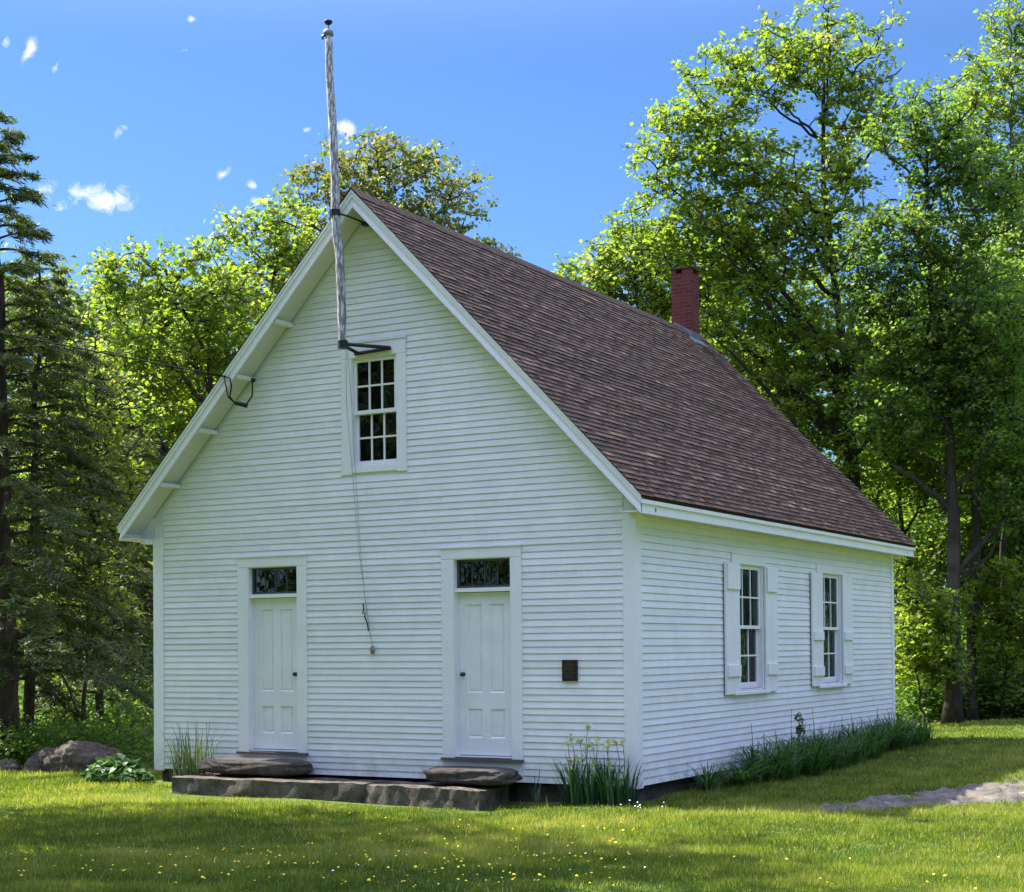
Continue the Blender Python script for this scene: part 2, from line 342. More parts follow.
# openings (casing outer rects) on front and right
DW = [(1.52, 2.69), (4.826, 5.992)]
rects_F = [(1.52, 2.69, .0, 2.945), (4.826, 5.992, .0, 2.945), (3.275, 4.311, 3.965, 5.735)]
holes_F = [(1.70, 2.535, .28, 2.80), (5.0, 5.838, .28, 2.80), (3.455, 4.165, 4.06, 5.50)]
WIN = [(3.16, 4.21), (6.68, 7.73)]
rects_R = [(3.04, 4.31, 1.0, 2.93), (6.56, 7.86, 1.0, 2.93)]
holes_R = [(3.16, 4.21, 1.05, 2.79), (6.68, 7.73, 1.05, 2.79)]
def wall_core(name, m, width, holes, gable, shift):
    b = MB(); xs = sorted({0, width}|({width/2} if gable else set())|{h[0] for h in holes}|{h[1] for h in holes})
    top = (lambda u: zrake(u)+.10) if gable else (lambda u: ZE+.22)
    a, c = -.14+shift, -.02
    for x0, x1 in zip(xs, xs[1:]):
        z = 0.0; hs = sorted([h for h in holes if h[0] <= x0+1e-6 and h[1] >= x1-1e-6], key=lambda h: h[2])
        cuts = [(0, hs[0][2])] if hs else []
        for h, h2 in zip(hs, hs[1:]): cuts.append((h[3], h2[2]))
        z = hs[-1][3] if hs else 0
        for z0, z1 in cuts: b.box(x0, x1, a, c, z0, z1, m)
        b.hexa([m(x0, a, z), m(x1, a, z), m(x1, c, z), m(x0, c, z), m(x0, a, top(x0)), m(x1, a, top(x1)), m(x1, c, top(x1)), m(x0, c, top(x0))])
    return b
def clapboards(b, m, width, rects, gable, exp, seed, cb=.17):
    rg = random.Random(seed); z = 0.0
    while True:
        h = exp*(1+rg.uniform(-.05, .05)); z1 = z+h
        zmax = ZA if gable else ZE+.10
        if z >= zmax-.03: break
        z1 = min(z1, zmax)
        # x extents at z and z1
        def ext(zz):
            e = max(cb, (zz-ZE)/SL-OV+.0) if gable else .134
            return e, width-e
        a0, c0_ = ext(z); a1, c1 = ext(z1)
        if c0_-a0 < .05: break
        if c1 < a1: a1 = c1 = width/2
        segs = [(a0, c0_)]
        for r in rects:
            if r[2] < z1-.012 and r[3] > z+.012:
                ns = []
                for s in segs:
                    if r[1] <= s[0] or r[0] >= s[1]: ns.append(s)
                    else:
                        if r[0] > s[0]: ns.append((s[0], r[0]))
                        if r[1] < s[1]: ns.append((r[1], s[1]))
                segs = ns
        # butt joints between board lengths
        out = []
        for s in segs:
            p = s[0]
            while s[1]-p > 4.2:
                q = p+rg.uniform(1.6, 3.6); out.append((p, q)); p = q+.002
            out.append((p, s[1]))
        for s in out:
            u0, u1 = s; t0 = u0 if u0 > a0+1e-6 else a1; t1 = u1 if u1 < c0_-1e-6 else c1
            if t1 < t0: t0 = t1 = (t0+t1)/2
            j = rg.uniform(-.0015, .0015); dz = rg.uniform(-.0015, .0015); T = rg.random()
            bo, to = .0145+j, .002+j*.3       # proud at the butt / top
            zz = z+dz
            b.hexa([m(u0, -.0195, zz), m(u1, -.0195, zz), m(u1, bo-.016, zz), m(u0, bo-.016, zz),
                    m(t0, -.0195, z1-.0035), m(t1, -.0195, z1-.0035), m(t1, to-.016, z1-.0035), m(t0, to-.016, z1-.0035)], T)
        z = z1
def siding(name, m, width, holes, rects, gable, exp, seed, shift=0):
    b = wall_core(name, m, width, holes, gable, shift); wobj = b.build('wall', MT['white'], house)
    s = MB(); clapboards(s, m, width, rects, gable, exp, seed); s.build('clapboards', MT['white'], wobj); return wobj
siding('front', mapF, W, holes_F, rects_F, True, .0842, 1)
siding('right', mapR, L, holes_R, rects_R, False, .0885, 2, .0)
siding('back', mapB, W, [], [], True, .0842, 3)
siding('left', mapL, L, [], [], False, .0885, 4)
# corner boards : two boards per corner, butted
for sx_, sy_ in ((0, 0), (1, 0), (1, 1), (0, 1)):
    b = MB(); x = W if sx_ else 0; y = L if sy_ else 0; dx = 1 if sx_ else -1; dy = 1 if sy_ else -1
    def bb(x0, x1, y0, y1, z0, z1): b.box(min(x0, x1), max(x0, x1), min(y0, y1), max(y0, y1), z0, z1)
    bb(x-dx*.172, x+dx*.008, y-dy*.018, y+dy*.008, -.025, ZE+.05)
    bb(x-dx*.018, x+dx*.0075, y-dy*.135, y-dy*.0185, -.024, ZE+.05)
    b.build('corner_board', MT['trim'], house)
# water table / foundation
b = MB(); rg = random.Random(4)
def fstones(m, width):
    u = .05
    while u < width-.1:
        l = min(rg.uniform(.5, 1.3), width-.05-u); d = rg.uniform(-.09, -.05); j = [rg.uniform(-.02, .02) for _ in range(4)]
        b.hexa([m(u, -.35, -.7), m(u+l-.015, -.35, -.7), m(u+l-.015, d, -.7), m(u, d+j[0], -.7), m(u, -.35, -.008), m(u+l-.015, -.35, -.008), m(u+l-.015, d+j[1]-.02, -.03), m(u+.01, d+j[2]-.02, -.03)]); u += l
for mm, ww in ((mapF, W), (mapR, L), (mapB, W), (mapL, L)): fstones(mm, ww)
b.build('foundation', MT['foundation'], house)
# interior so that the panes look into a dark room
b = MB(); b.box(.16, W-.16, .16, L-.16, .05, .1); b.box(.16, W-.16, .16, L-.16, 3.1, 3.18)
b.box(.145, .155, .16, L-.16, .1, 3.1); b.box(.16, W-.16, L-.2, L-.16, .1, 3.1)
b.box(2.5, 5.2, .9, .94, 3.2, 5.9); b.build('floor', MT['interior'], house)

# ---- roof
x0, x1 = -OV-.03, W+OV+.03; y0, y1 = -FO-.045, L+FB+.045
ztop = lambda x: ZE+TH+(min(x, W-x)+OV)*SL
th = math.atan(SL); slen = (W/2+OV+.03)/math.cos(th)
rb = MB()
for side in (0, 1):     # deck slab under the shingles
    xe = x0+.01 if side == 0 else x1-.01; xi = W/2
    a = [(xe, y0+.01, ztop(xe)-.045), (xi, y0+.01, ztop(xi)-.045), (xi, y1-.01, ztop(xi)-.045), (xe, y1-.01, ztop(xe)-.045)]
    top = [(p[0], p[1], p[2]+.035) for p in a]
    if side: a = [a[1], a[0], a[3], a[2]]; top = [top[1], top[0], top[3], top[2]]
    rb.hexa(a+top, .1)
roof = rb.build('roof', MT['shingle'], house)
def shingles(side):
    b = MB(); rg = random.Random(11+side); rows = 58; e = slen/rows
    dv = np.array([(1 if side == 0 else -1)*math.cos(th), 0, math.sin(th)]); nv = np.array([(-1 if side == 0 else 1)*math.sin(th), 0, math.cos(th)])
    base = np.array([x0 if side == 0 else x1, 0, ztop(x0)-.01]); wave = [rg.uniform(-1, 1) for _ in range(60)]
    for r in range(rows):
        s0 = r*e; s1 = s0+e+.03 if r < rows-1 else s0+e; y = y0-rg.uniform(0, .25); rowlift = rg.uniform(0, .002); rowt = rg.gauss(0, .14)
        while y < y1:
            wd = rg.choice((.08, .12, .16, .21, .28))*rg.uniform(.85, 1.15); ya, yb = max(y, y0), min(y+wd-.004, y1); y += wd
            if yb-ya < .02: continue
            thick = rg.choice((.007, .008, .011, .013))+rg.uniform(0, .002); T = min(1, max(0, rowt+rg.gauss(.45, .15)+(.10 if thick > .0105 else -.10))); cut = rg.uniform(-.003, .003)
            sa = s0+cut-(.004 if thick > .0105 else 0)
            q = [base+dv*sa+nv*(.001), base+dv*s1-nv*.001, base+dv*sa+nv*(thick+.003+rowlift), base+dv*s1+nv*.001]
            pts = []
            for yy in (ya, yb):
                for k in q: pts.append((k[0], yy, k[2]))
            b.add(pts, [(0, 1, 3, 2), (4, 6, 7, 5), (2, 3, 7, 6), (0, 2, 6, 4), (1, 5, 7, 3)], T)
    return b
for sd in (0, 1): shingles(sd).build('shingles', MT['shingle'], roof)
b = MB(); y = y0; rg = random.Random(5)       # ridge caps
while y < y1-.1:
    zt = ztop(W/2)
    for sgn in (-1, 1):
        a = [(W/2, y, zt+.012), (W/2+sgn*.14, y, zt+.012-.14*SL), (W/2+sgn*.14, y+.2, zt+.0-.14*SL), (W/2, y+.2, zt+.002)]
        a = a if sgn > 0 else a[::-1]
        b.hexa([(p[0], p[1], p[2]-.02) for p in a]+[(p[0], p[1], p[2]+.006) for p in a], rg.uniform(.2, .7))
    y += .145
b.build('ridge_cap', MT['shingle'], roof)
# rake boards front/back : main fascia + lower bead + upper crown
def prism_rake(b, side, ya, yb, lo, hi, xe):
    """board following the rake between vertical offsets lo/hi above the underside line, plumb cut at xe"""
    xi = W/2
    def z(x): return ZE+(min(x, W-x)+OV)*SL
    xs = xe if side == 0 else W-xe
    p = [(xs, z(xs)+lo), (xi, z(xi)+lo), (xi, z(xi)+hi), (xs, z(xs)+hi)]
    if side: p = [p[1], p[0], p[3], p[2]]
    b.hexa([(p[0][0], ya, p[0][1]), (p[1][0], ya, p[1][1]), (p[1][0], yb, p[1][1]), (p[0][0], yb, p[0][1]),
            (p[3][0], ya, p[3][1]), (p[2][0], ya, p[2][1]), (p[2][0], yb, p[2][1]), (p[3][0], yb, p[3][1])])
for fr_, sg in ((-FO, -1), (L+FB, 1)):
    for side in (0, 1):
        b = MB(); f = lambda a, c: (fr_+sg*a, fr_+sg*c) if sg > 0 else (fr_-c, fr_-a)
        ya, yb = f(-.022, .0); prism_rake(b, side, ya, yb, .002, TH-.055, -OV)
        ya, yb = f(.0, .016); prism_rake(b, side, ya, yb, -.003, .042, -OV-.002)
        ya, yb = f(.0, .022); prism_rake(b, side, ya, yb, TH-.105, TH-.052, -OV-.014)
        ya, yb = f(-.01, .036); prism_rake(b, side, ya, yb, TH-.05, TH-.012, -OV-.02)
        b.build('rake_board', MT['trim'], house)
# soffits: sloping boards under the overhang, front and back, in plank strips
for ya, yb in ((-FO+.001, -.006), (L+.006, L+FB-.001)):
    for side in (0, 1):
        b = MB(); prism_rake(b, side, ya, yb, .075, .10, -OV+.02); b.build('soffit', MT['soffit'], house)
# side eaves: fascia, crown and level soffit
for side in (0, 1):
    s = -1 if side == 0 else 1; xf = -OV if side == 0 else W+OV; xw = -.006 if side == 0 else W+.006
    b = MB(); lo, hi = sorted((xf, xf-s*.022)); b.box(lo, hi, -FO+.001, L+FB-.001, ZE-.002, ZE+TH-.075)
    lo, hi = sorted((xf+s*.0, xf+s*.024)); b.box(lo, hi, -FO-.012, L+FB+.012, ZE+TH-.125, ZE+TH-.078)
    b.build('fascia', MT['trim'], house)
    for yy, y2 in ((-.004, .03), (L-.03, L+.004)):
        xa, xb = xf, (0.0 if side == 0 else W); b = MB(); za = ZE+.076; zb2 = ZE+OV*SL+.076; lo = [(xa, yy, ZE+.031), (xb, yy, ZE+.031), (xb, y2, ZE+.031), (xa, y2, ZE+.031)]; hi = [(xa, yy, za), (xb, yy, zb2), (xb, y2, zb2), (xa, y2, za)]
        if side: lo = [lo[1], lo[0], lo[3], lo[2]]; hi = [hi[1], hi[0], hi[3], hi[2]]
        b.hexa(lo+hi); b.build('eave_end', MT['trim'], house)
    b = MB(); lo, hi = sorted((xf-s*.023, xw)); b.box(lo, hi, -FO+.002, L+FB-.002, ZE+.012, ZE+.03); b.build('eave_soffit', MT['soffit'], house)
    for yy in (-.16, L+.16):
        b = MB(); lo, hi = sorted((xf-s*.16, xw)); b.box(lo, hi, min(yy, yy+.14*(1 if yy < 0 else -1)), max(yy, yy+.14*(1 if yy < 0 else -1)), ZE-.045, ZE+.012)
        b.build('eave_bracket', MT['trim'], house)
# lookouts (purlin ends) under the front and back overhang
for xl in (.45, 1.14, 1.80, 2.46):
    for xx in (xl, W-xl):
        for ya, yb in ((-FO+.03, -.003), (L+.003, L+FB-.03)):
            z = zrake(xx)+.07; b = MB(); b.box(xx-.045, xx+.045, ya, yb, z-.07, z-.001-.045*SL+.03); b.build('lookout', MT['trim'], house)
# ---- chimney
b = MB(); cx0, cx1, cy0, cy1, ct = 3.585, 3.985, 10.17, 10.56, 8.62
b.box(cx0, cx1, cy0, cy1, 6.9, ct)
for ax, bx, ay, by in ((cx0, cx0+.1, cy0, cy0+.1), (cx1-.1, cx1, cy0, cy0+.1), (cx0, cx0+.1, cy1-.1, cy1), (cx1-.1, cx1, cy1-.1, cy1), ((cx0+cx1)/2+.02, (cx0+cx1)/2+.1, cy0, cy0+.1)):
    b.box(ax, bx, ay, by, ct+.001, ct+.085)
ch = b.build('chimney', MT['brick'], house)
b = MB(); b.box(cx0-.02, cx1+.03, cy0-.02, cy1+.03, ct+.087, ct+.115); b.build('chimney_cap', MT['fieldstone'], ch)
b = MB()
for s in (-1, 1):
    xe = cx1 if s > 0 else cx0
    a = lambda x, y, dz: (x, y, ztop(x)+dz)
    lo, hi = (xe+.003, xe+.12) if s > 0 else (xe-.12, xe-.003)
    b.hexa([a(lo, cy0-.12, .012), a(hi, cy0-.12, .012), a(hi, cy1+.08, .012), a(lo, cy1+.08, .012), a(lo, cy0-.12, .022), a(hi, cy0-.12, .022), a(hi, cy1+.08, .022), a(lo, cy1+.08, .022)])
    b.box(min(xe+s*.001, xe+s*.008), max(xe+s*.001, xe+s*.008), cy0-.01, cy1+.01, ztop(xe)-.05, ztop(xe)+.13)
b.hexa([(cx0+.05, cy0-.012, 7.3), (cx1+.01, cy0-.012, 7.2), (cx1+.01, cy0-.002, 7.2), (cx0+.05, cy0-.002, 7.3), (cx0+.05, cy0-.012, 7.72), (cx1+.01, cy0-.012, ztop(cx1)+.13), (cx1+.01, cy0-.002, ztop(cx1)+.13), (cx0+.05, cy0-.002, 7.72)])
b.build('chimney_flashing', MT['lead'], ch)

# ---- windows
def sash(m, par, u0, u1, z0, z1, d, cols, rows_, mun=.022, st=.045, rail=.05, rtop=None):
    b = MB(); rtop = rtop or rail
    b.box(u0, u0+st, d-.035, d, z0, z1, m); b.box(u1-st, u1, d-.035, d, z0, z1, m)
    b.box(u0+st, u1-st, d-.034, d-.001, z0, z0+rail, m); b.box(u0+st, u1-st, d-.034, d-.001, z1-rtop, z1, m)
    gu0, gu1, gz0, gz1 = u0+st, u1-st, z0+rail, z1-rtop
    for i in range(1, cols):
        u = gu0+(gu1-gu0)*i/cols; b.box(u-mun/2, u+mun/2, d-.03, d-.004, gz0, gz1, m)
    for j in range(1, rows_):
        z = gz0+(gz1-gz0)*j/rows_; b.box(gu0, gu1, d-.031, d-.003, z-mun/2, z+mun/2, m)
    s = b.build('sash', MT['trim'], par)
    g = MB(); rg = random.Random(int(z0*100)+int(u0*10))
    for i in range(cols):
        for j in range(rows_):
            a, c = gu0+(gu1-gu0)*i/cols, gu0+(gu1-gu0)*(i+1)/cols; e, f = gz0+(gz1-gz0)*j/rows_, gz0+(gz1-gz0)*(j+1)/rows_
            t1, t2 = rg.uniform(-.003, .003), rg.uniform(-.003, .003)
            g.add([m(a, d-.017+t1, e), m(c, d-.017-t1, e), m(c, d-.017-t1+t2, f), m(a, d-.017+t1+t2, f)], [(0, 1, 2, 3)])
    g.build('pane', MT['glass'], par)
def jamb(b, m, u0, u1, z0, z1, dep=.14):
    b.box(u0-.001, u0+.012, -dep, -.002, z0, z1, m); b.box(u1-.012, u1+.001, -dep, -.002, z0, z1, m)
    b.box(u0+.012, u1-.012, -dep, -.002, z1-.012, z1+.001, m); b.box(u0+.012, u1-.012, -dep, -.002, z0-.001, z0+.012, m)
# attic window
b = MB(); u0, u1, z0, z1 = 3.455, 4.165, 4.06, 5.50
b.box(3.285, u0, -.02, .010, 3.967, 5.498, mapF); b.box(u1, 4.311, -.02, .010, 3.967, 5.498, mapF)
b.box(3.285, 4.311, -.02, .014, 5.50, 5.69, mapF); b.box(3.27, 4.326, -.02, .028, 5.692, 5.712, mapF)
b.box(u0, u1, -.13, .012, 3.985, z0, mapF); jamb(b, mapF, u0, u1, z0, z1)
wn = b.build('window', MT['trim'], house)
sash(mapF, wn, u0+.014, u1-.014, 4.755, z1-.014, -.03, 3, 2, .024, .045, .05, .045)
sash(mapF, wn, u0+.014, u1-.014, z0+.013, 4.80, -.075, 3, 2, .024, .045, .07, .05)
# side windows with shutters
for wi, (u0, u1) in enumerate(WIN):
    z0, z1 = 1.05, 2.79; m = mapR; b = MB()
    b.box(u0-.12, u0, -.02, .008, 1.05, z1-.002, m); b.box(u1, u1+.12, -.02, .008, 1.05, z1-.002, m)
    b.box(u0-.12, u1+.10, -.02, .014, z1, 2.915, m); b.box(u0-.122, u1+.102, -.02, .019, 2.917, 2.930, m); jamb(b, m, u0, u1, z0, z1)
    wn = b.build('window', MT['trim'], house)
    mid = 1.93
    sash(m, wn, u0+.014, u1-.014, mid-.03, z1-.014, -.03, 3, 2, .022, .05, .045, .05)
    sash(m, wn, u0+.014, u1-.014, z0+.013, mid+.012, -.07, 3, 2, .022, .05, .09, .045)
    b = MB(); b.hexa([m(u0-.14, -.02, 1.0), m(u1+.14, -.02, 1.0), m(u1+.14, .055, .995), m(u0-.14, .055, .995), m(u0-.14, -.02, 1.045), m(u1+.14, -.02, 1.045), m(u1+.14, .055, 1.03), m(u0-.14, .055, 1.03)])
    b.box(u0+.013, u1-.013, -.13, -.015, 1.03, 1.062, m); b.build('sill', MT['trim'], wn)
    # curtain hung inside
    b = MB(); N_ = 40; pts = []
    for i in range(N_+1):
        u = u0+.40+(u1-u0-.40)*i/N_; dd = -.22+.018*math.sin(i*1.15)+.008*math.sin(i*2.7)
        pts += [m(u, dd, 1.08), m(u, dd, 2.78)]
    b.add(pts, [(2*i, 2*i+2, 2*i+3, 2*i+1) for i in range(N_)]); b.build('curtain', MT['curtain'], wn)
    # shutters
    for k, (a, c) in enumerate(((u0-.43, u0+.075), (u1+.02, u1+.50))):
        b = MB(); zb = 1.01 if wi == 0 else 1.03; zt_ = 2.785
        nb = 2; 
        for q in range(nb):
            b.box(a+(c-a)*q/nb, a+(c-a)*(q+1)/nb-.003, .016, .042, zb, zt_, m)
        sh = b.build('shutter', MT['trim'], house)
        bats = ((2.43, 2.77), (1.25, 1.40)) if wi == 0 else ((1.74, 1.87), (1.19, 1.33))
        for e, f in bats:
            q = MB(); q.box(a+.03, c-.03, .0425, .068, e, f, m); q.build('batten', MT['trim'], sh)
# ---- doors
def door(u0, u1, knob_u, cu0, cu1):
    m = mapF; b = MB(); z0, z1 = .28, 2.80
    b.box(cu0, u0, -.02, .010, z0+.001, z1-.002, m); b.box(u1, cu1, -.02, .010, z0+.001, z1-.002, m)
    b.box(cu0, cu1, -.02, .013, z1, 2.93, m); b.box(cu0-.012, cu1+.012, -.02, .03, 2.932, 2.95, m)
    b.box(cu0+.0, cu1, -.02, .006, .0, .245, m)                       # plinth board under sill
    jamb(b, m, u0, u1, z0+.012, z1, .15); b.box(u0+.013, u1-.013, -.14, -.01, 2.375, 2.425, m)   # transom bar
    b.box(u0+.013, u0+.03, -.14, -.065, z0+.03, 2.374, m); b.box(u1-.03, u1-.013, -.14, -.065, z0+.03, 2.374, m)
    fr = b.build('door_frame', MT['trim'], house)
    b = MB(); b.box(cu0-.005, cu1+.012, -.02, .055, .247, .28, m); b.box(u0+.001, u1-.001, -.16, -.021, .262, .30, m); b.build('threshold', MT['sillwood'], fr)
    # transom light
    b = MB(); b.box(u0+.014, u1-.014, -.10, -.07, 2.425, 2.455, m); b.box(u0+.014, u1-.014, -.10, -.07, 2.76, 2.786, m)
    b.box(u0+.014, u0+.045, -.10, -.07, 2.455, 2.76, m); b.box(u1-.045, u1-.014, -.10, -.07, 2.455, 2.76, m)
    for i in range(1, 4):
        u = u0+.045+(u1-u0-.09)*i/4; b.box(u-.006, u+.006, -.099, -.078, 2.455, 2.76, m)
    b.build('transom_frame', MT['transom_bar'], fr)
    g = MB(); g.box(u0+.04, u1-.04, -.092, -.088, 2.45, 2.765, m); g.build('transom_pane', MT['glass'], fr)
    # leaf with four recessed panels : stiles and rails plus recessed panels
    a, c = u0+.032, u1-.032; zb, zt_ = .315, 2.368; d = -.085; st = .115; b = MB()
    mu0, mu1 = (a+c)/2-.055, (a+c)/2+.055; zr = [(zb, .53), (.90, 1.10), (2.22, zt_)]
    b.box(a, a+st, d-.035, d, zb, zt_, m); b.box(c-st, c, d-.035, d, zb, zt_, m); b.box(mu0, mu1, d-.035, d, .53, .90, m); b.box(mu0, mu1, d-.035, d, 1.10, 2.22, m)
    for e, f in zr: b.box(a+st, c-st, d-.035, d, e, f, m)
    for pa, pc in ((a+st, mu0), (mu1, c-st)):
        for e, f in ((.53, .90), (1.10, 2.22)):
            b.box(pa, pc, d-.034, d-.020, e, f, m)
            # sloped moulding round the panel
            w_ = .020
            b.add([m(pa, d-.001, e), m(pc, d-.001, e), m(pc-w_, d-.0195, e+w_), m(pa+w_, d-.0195, e+w_), m(pa, d-.001, f), m(pc, d-.001, f), m(pc-w_, d-.0195, f-w_), m(pa+w_, d-.0195, f-w_)],
                  [(0, 1, 2, 3), (5, 4, 7, 6), (4, 0, 3, 7), (1, 5, 6, 2)])
            b.box(pa+.035, pc-.035, d-.020, d-.013, e+.035, f-.035, m)
    dr = b.build('door', MT['white'], house)
    k = MB(); kp = [(knob_u, -d+q, 1.335) for q in (.0, -.006, -.007, -.03, -.034, -.046, -.058, -.066)]
    k.tube([(p[0], .085+(-.0)-(-.0)+(p[1]-.085), p[2]) for p in kp], [.028, .028, .010, .010, .022, .028, .022, .004], 14); k.build('door_knob', MT['knob'], dr, True)
door(1.70, 2.535, 2.445, 1.52, 2.69)
door(5.0, 5.838, 5.09, 4.826, 5.992)

# ------------------------------------------------------------ fixtures on the house
pq = thing('wall_plaque', 'small dark bronze plaque on clapboards right of the right door', 'plaque', (6.66, -.02, 1.25))
b = MB(); b.box(6.56, 6.765, .005, .022, 1.255, 1.512, mapF); b.build('plate', MT['bronze'], pq)
b = MB()
for (a, c, e, f) in ((6.56, 6.765, 1.255, 1.263), (6.56, 6.765, 1.504, 1.512), (6.56, 6.568, 1.263, 1.504), (6.757, 6.765, 1.263, 1.504)): b.box(a, c, .0225, .027, e, f, mapF)
b.build('rim', MT['bronze'], pq)
b = MB(); rg = random.Random(3)
for i in range(9):
    z = 1.475-i*.023; u = 6.582+(0 if i else .03); e_ = 6.742-(0 if i else .03)-(rg.uniform(0, .05) if i else 0)
    while u < e_:
        l = rg.uniform(.008, .022); b.box(u, min(u+l, e_), .0225, .0245, z-.004, z+.004, mapF); u += l+.006
b.build('lettering', MT['bronze_letters'], pq)

fp = thing('flagpole', 'crooked weathered flagpole with peeling white paint mounted on the front gable peak', 'flagpole', (3.71, -.55, 5.56))
pp = [(3.709, -.55, 5.55), (3.70, -.55, 5.8), (3.69, -.55, 6.2), (3.672, -.55, 6.665), (3.63, -.55, 6.98), (3.60, -.55, 7.28), (3.603, -.55, 7.7), (3.585, -.55, 8.2), (3.549, -.55, 8.75), (3.525, -.55, 9.2), (3.515, -.55, 9.6)]
pr_ = [.048, .052, .056, .058, .058, .058, .056, .054, .052, .049, .046]
P2 = []; R2 = []
for i in range(len(pp)-1):
    for k in range(4):
        t = k/4; P2.append([pp[i][j]*(1-t)+pp[i+1][j]*t+(random.uniform(-.004, .004) if j < 2 else 0) for j in range(3)]); R2.append((pr_[i]*(1-t)+pr_[i+1]*t)*random.uniform(.94, 1.06))
P2.append(pp[-1]); R2.append(pr_[-1])
b = MB(); b.tube(P2, R2, 12); b.build('pole', MT['pole'], fp, True)
b = MB(); b.tube([(3.513, -.55, z) for z in (9.59, 9.60, 9.65, 9.67, 9.68)], [.05, .066, .066, .05, .01], 14)
b.tube([(3.50, -.56, 9.61), (3.44, -.57, 9.60), (3.44, -.57, 9.56)], .018, 8); b.build('pole_cap', MT['lead'], fp, True)
b = MB(); b.tube([(3.513, -.55, 9.66), (3.515, -.55, 9.74)], .006, 6)
b.tube([(3.515, -.55, z) for z in (9.735, 9.745, 9.765, 9.785, 9.79, 9.792)], [.015, .035, .052, .056, .045, .01], 14); b.build('finial', MT['iron'], fp, True)
b = MB(); b.tube([(3.60, -.55, 7.245), (3.60, -.55, 7.32)], .072, 16); b.tube([(3.63, -.52, 7.28), (3.70, -.40, 7.26), (3.823, -.2, 7.20)], .013, 8); b.box(3.79, 3.88, -.24, -.14, 7.165, 7.21)
b.build('clamp', MT['iron'], fp)
b = MB(); b.tube([(3.708, -.55, 5.52), (3.709, -.55, 5.62)], .066, 14)
for q in ([(3.70, -.50, 5.56), (3.60, -.06, 5.548)], [(3.74, -.50, 5.58), (4.09, -.05, 5.573)], [(3.54, -.045, 5.545), (4.10, -.045, 5.568)]): b.tube(q, .024, 8)
b.build('bracket', MT['iron'], fp)
hy = thing('halyard', 'thin slack rope hanging from the flagpole with wooden toggle on its end', 'rope', (3.77, -.03, 1.65))
b = MB(); b.tube([(3.72, -.50, 5.53), (3.45, -.12, 4.9), (3.475, -.035, 4.02), (3.56, -.03, 3.0), (3.70, -.03, 2.1), (3.775, -.03, 1.68)], .0036, 5)
b.tube([(3.74, -.50, 5.53), (3.52, -.10, 4.9), (3.525, -.035, 4.0), (3.59, -.03, 3.0), (3.66, -.03, 2.3), (3.77, -.03, 1.68)], .0036, 5); b.build('line', MT['rope'], hy)
b = MB(); b.tube([(3.63, -.035, 2.26), (3.645, -.035, 2.18), (3.62, -.035, 2.13), (3.67, -.04, 2.14), (3.655, -.035, 2.09), (3.70, -.035, 2.0), (3.71, -.03, 1.9)], .009, 6); b.build('knot', MT['iron'], hy, True)
b = MB(); b.tube([(3.775, -.035, z) for z in (1.60, 1.61, 1.65, 1.70, 1.705)], [.01, .028, .032, .026, .01], 10); b.build('toggle', MT['cleat'], hy, True)
pc = thing('power_cable', 'black service cable sagging from the left to the gable rake', 'cable', (1.69, -.45, 5.35))
b = MB(); A0 = np.array([-14.0, -.45, 9.35]); B0 = np.array([1.69, -.44, 5.36])
b.tube([A0*(1-t)+B0*t-np.array([0, 0, 4*t*(1-t)*.05]) for t in np.linspace(0, 1, 30)], .012, 6)
b.tube([(1.69, -.44, 5.36), (1.77, -.45, 5.33), (1.80, -.45, 5.22), (1.76, -.44, 5.08), (1.83, -.42, 4.99), (1.93, -.30, 4.98), (1.90, -.14, 5.12), (1.84, -.05, 5.34)], .011, 6)
b.tube([(1.66, -.445, 5.36), (1.72, -.46, 5.2), (1.74, -.45, 5.08), (1.86, -.42, 4.97)], .009, 6); b.build('wire', MT['cable'], pc, True)
b = MB(); b.tube([(1.83, -.42, 5.0), (1.95, -.30, 4.96)], [.03, .03], 8); b.build('splice', MT['iron'], pc, True); b = MB(); b.tube([(1.84, -.02, 5.36), (1.84, -.09, 5.35)], .028, 8); b.build('insulator', MT['iron'], pc, True)

# ------------------------------------------------------------ stones
def vnoise(p, seed):
    s = 0
    for k, (f, a) in enumerate(((1.1, 1), (2.3, .5), (4.9, .28), (9.7, .15))):
        r = np.random.default_rng(seed*10+k); A = r.normal(size=(4, 3)); ph = r.uniform(0, 6, 4)
        s = s+a*np.sin(p@(A.T)*f*1.6+ph).mean(1)
    return s
def rock(name, label, cat, c, r, mat, seed, sq=.55, rough=.12, rotz=0, group=None, top=None, sub=5):
    import bmesh
    bm = bmesh.new(); bmesh.ops.create_icosphere(bm, subdivisions=sub, radius=1)
    v = np.array([p.co[:] for p in bm.verts]); v = np.sign(v)*np.abs(v)**sq; 
    nrm = v/np.linalg.norm(v, axis=1)[:, None]; v = v+nrm*(vnoise(v*1.6, seed)*rough)[:, None]
    v = v*np.array(r)
    if top is not None: v[:, 2] = np.where(v[:, 2] > top, top+(v[:, 2]-top)*.15, v[:, 2])
    ca, sa = math.cos(rotz), math.sin(rotz); v = np.stack([v[:, 0]*ca-v[:, 1]*sa, v[:, 0]*sa+v[:, 1]*ca, v[:, 2]], 1)
    for p, q in zip(bm.verts, v): p.co = q
    me = bpy.data.meshes.new(name); bm.to_mesh(me); bm.free(); me.materials.append(mat)
    me.polygons.foreach_set('use_smooth', [True]*len(me.polygons)); o = link(name, me); o.location = c; return tag(o, label, cat, group)
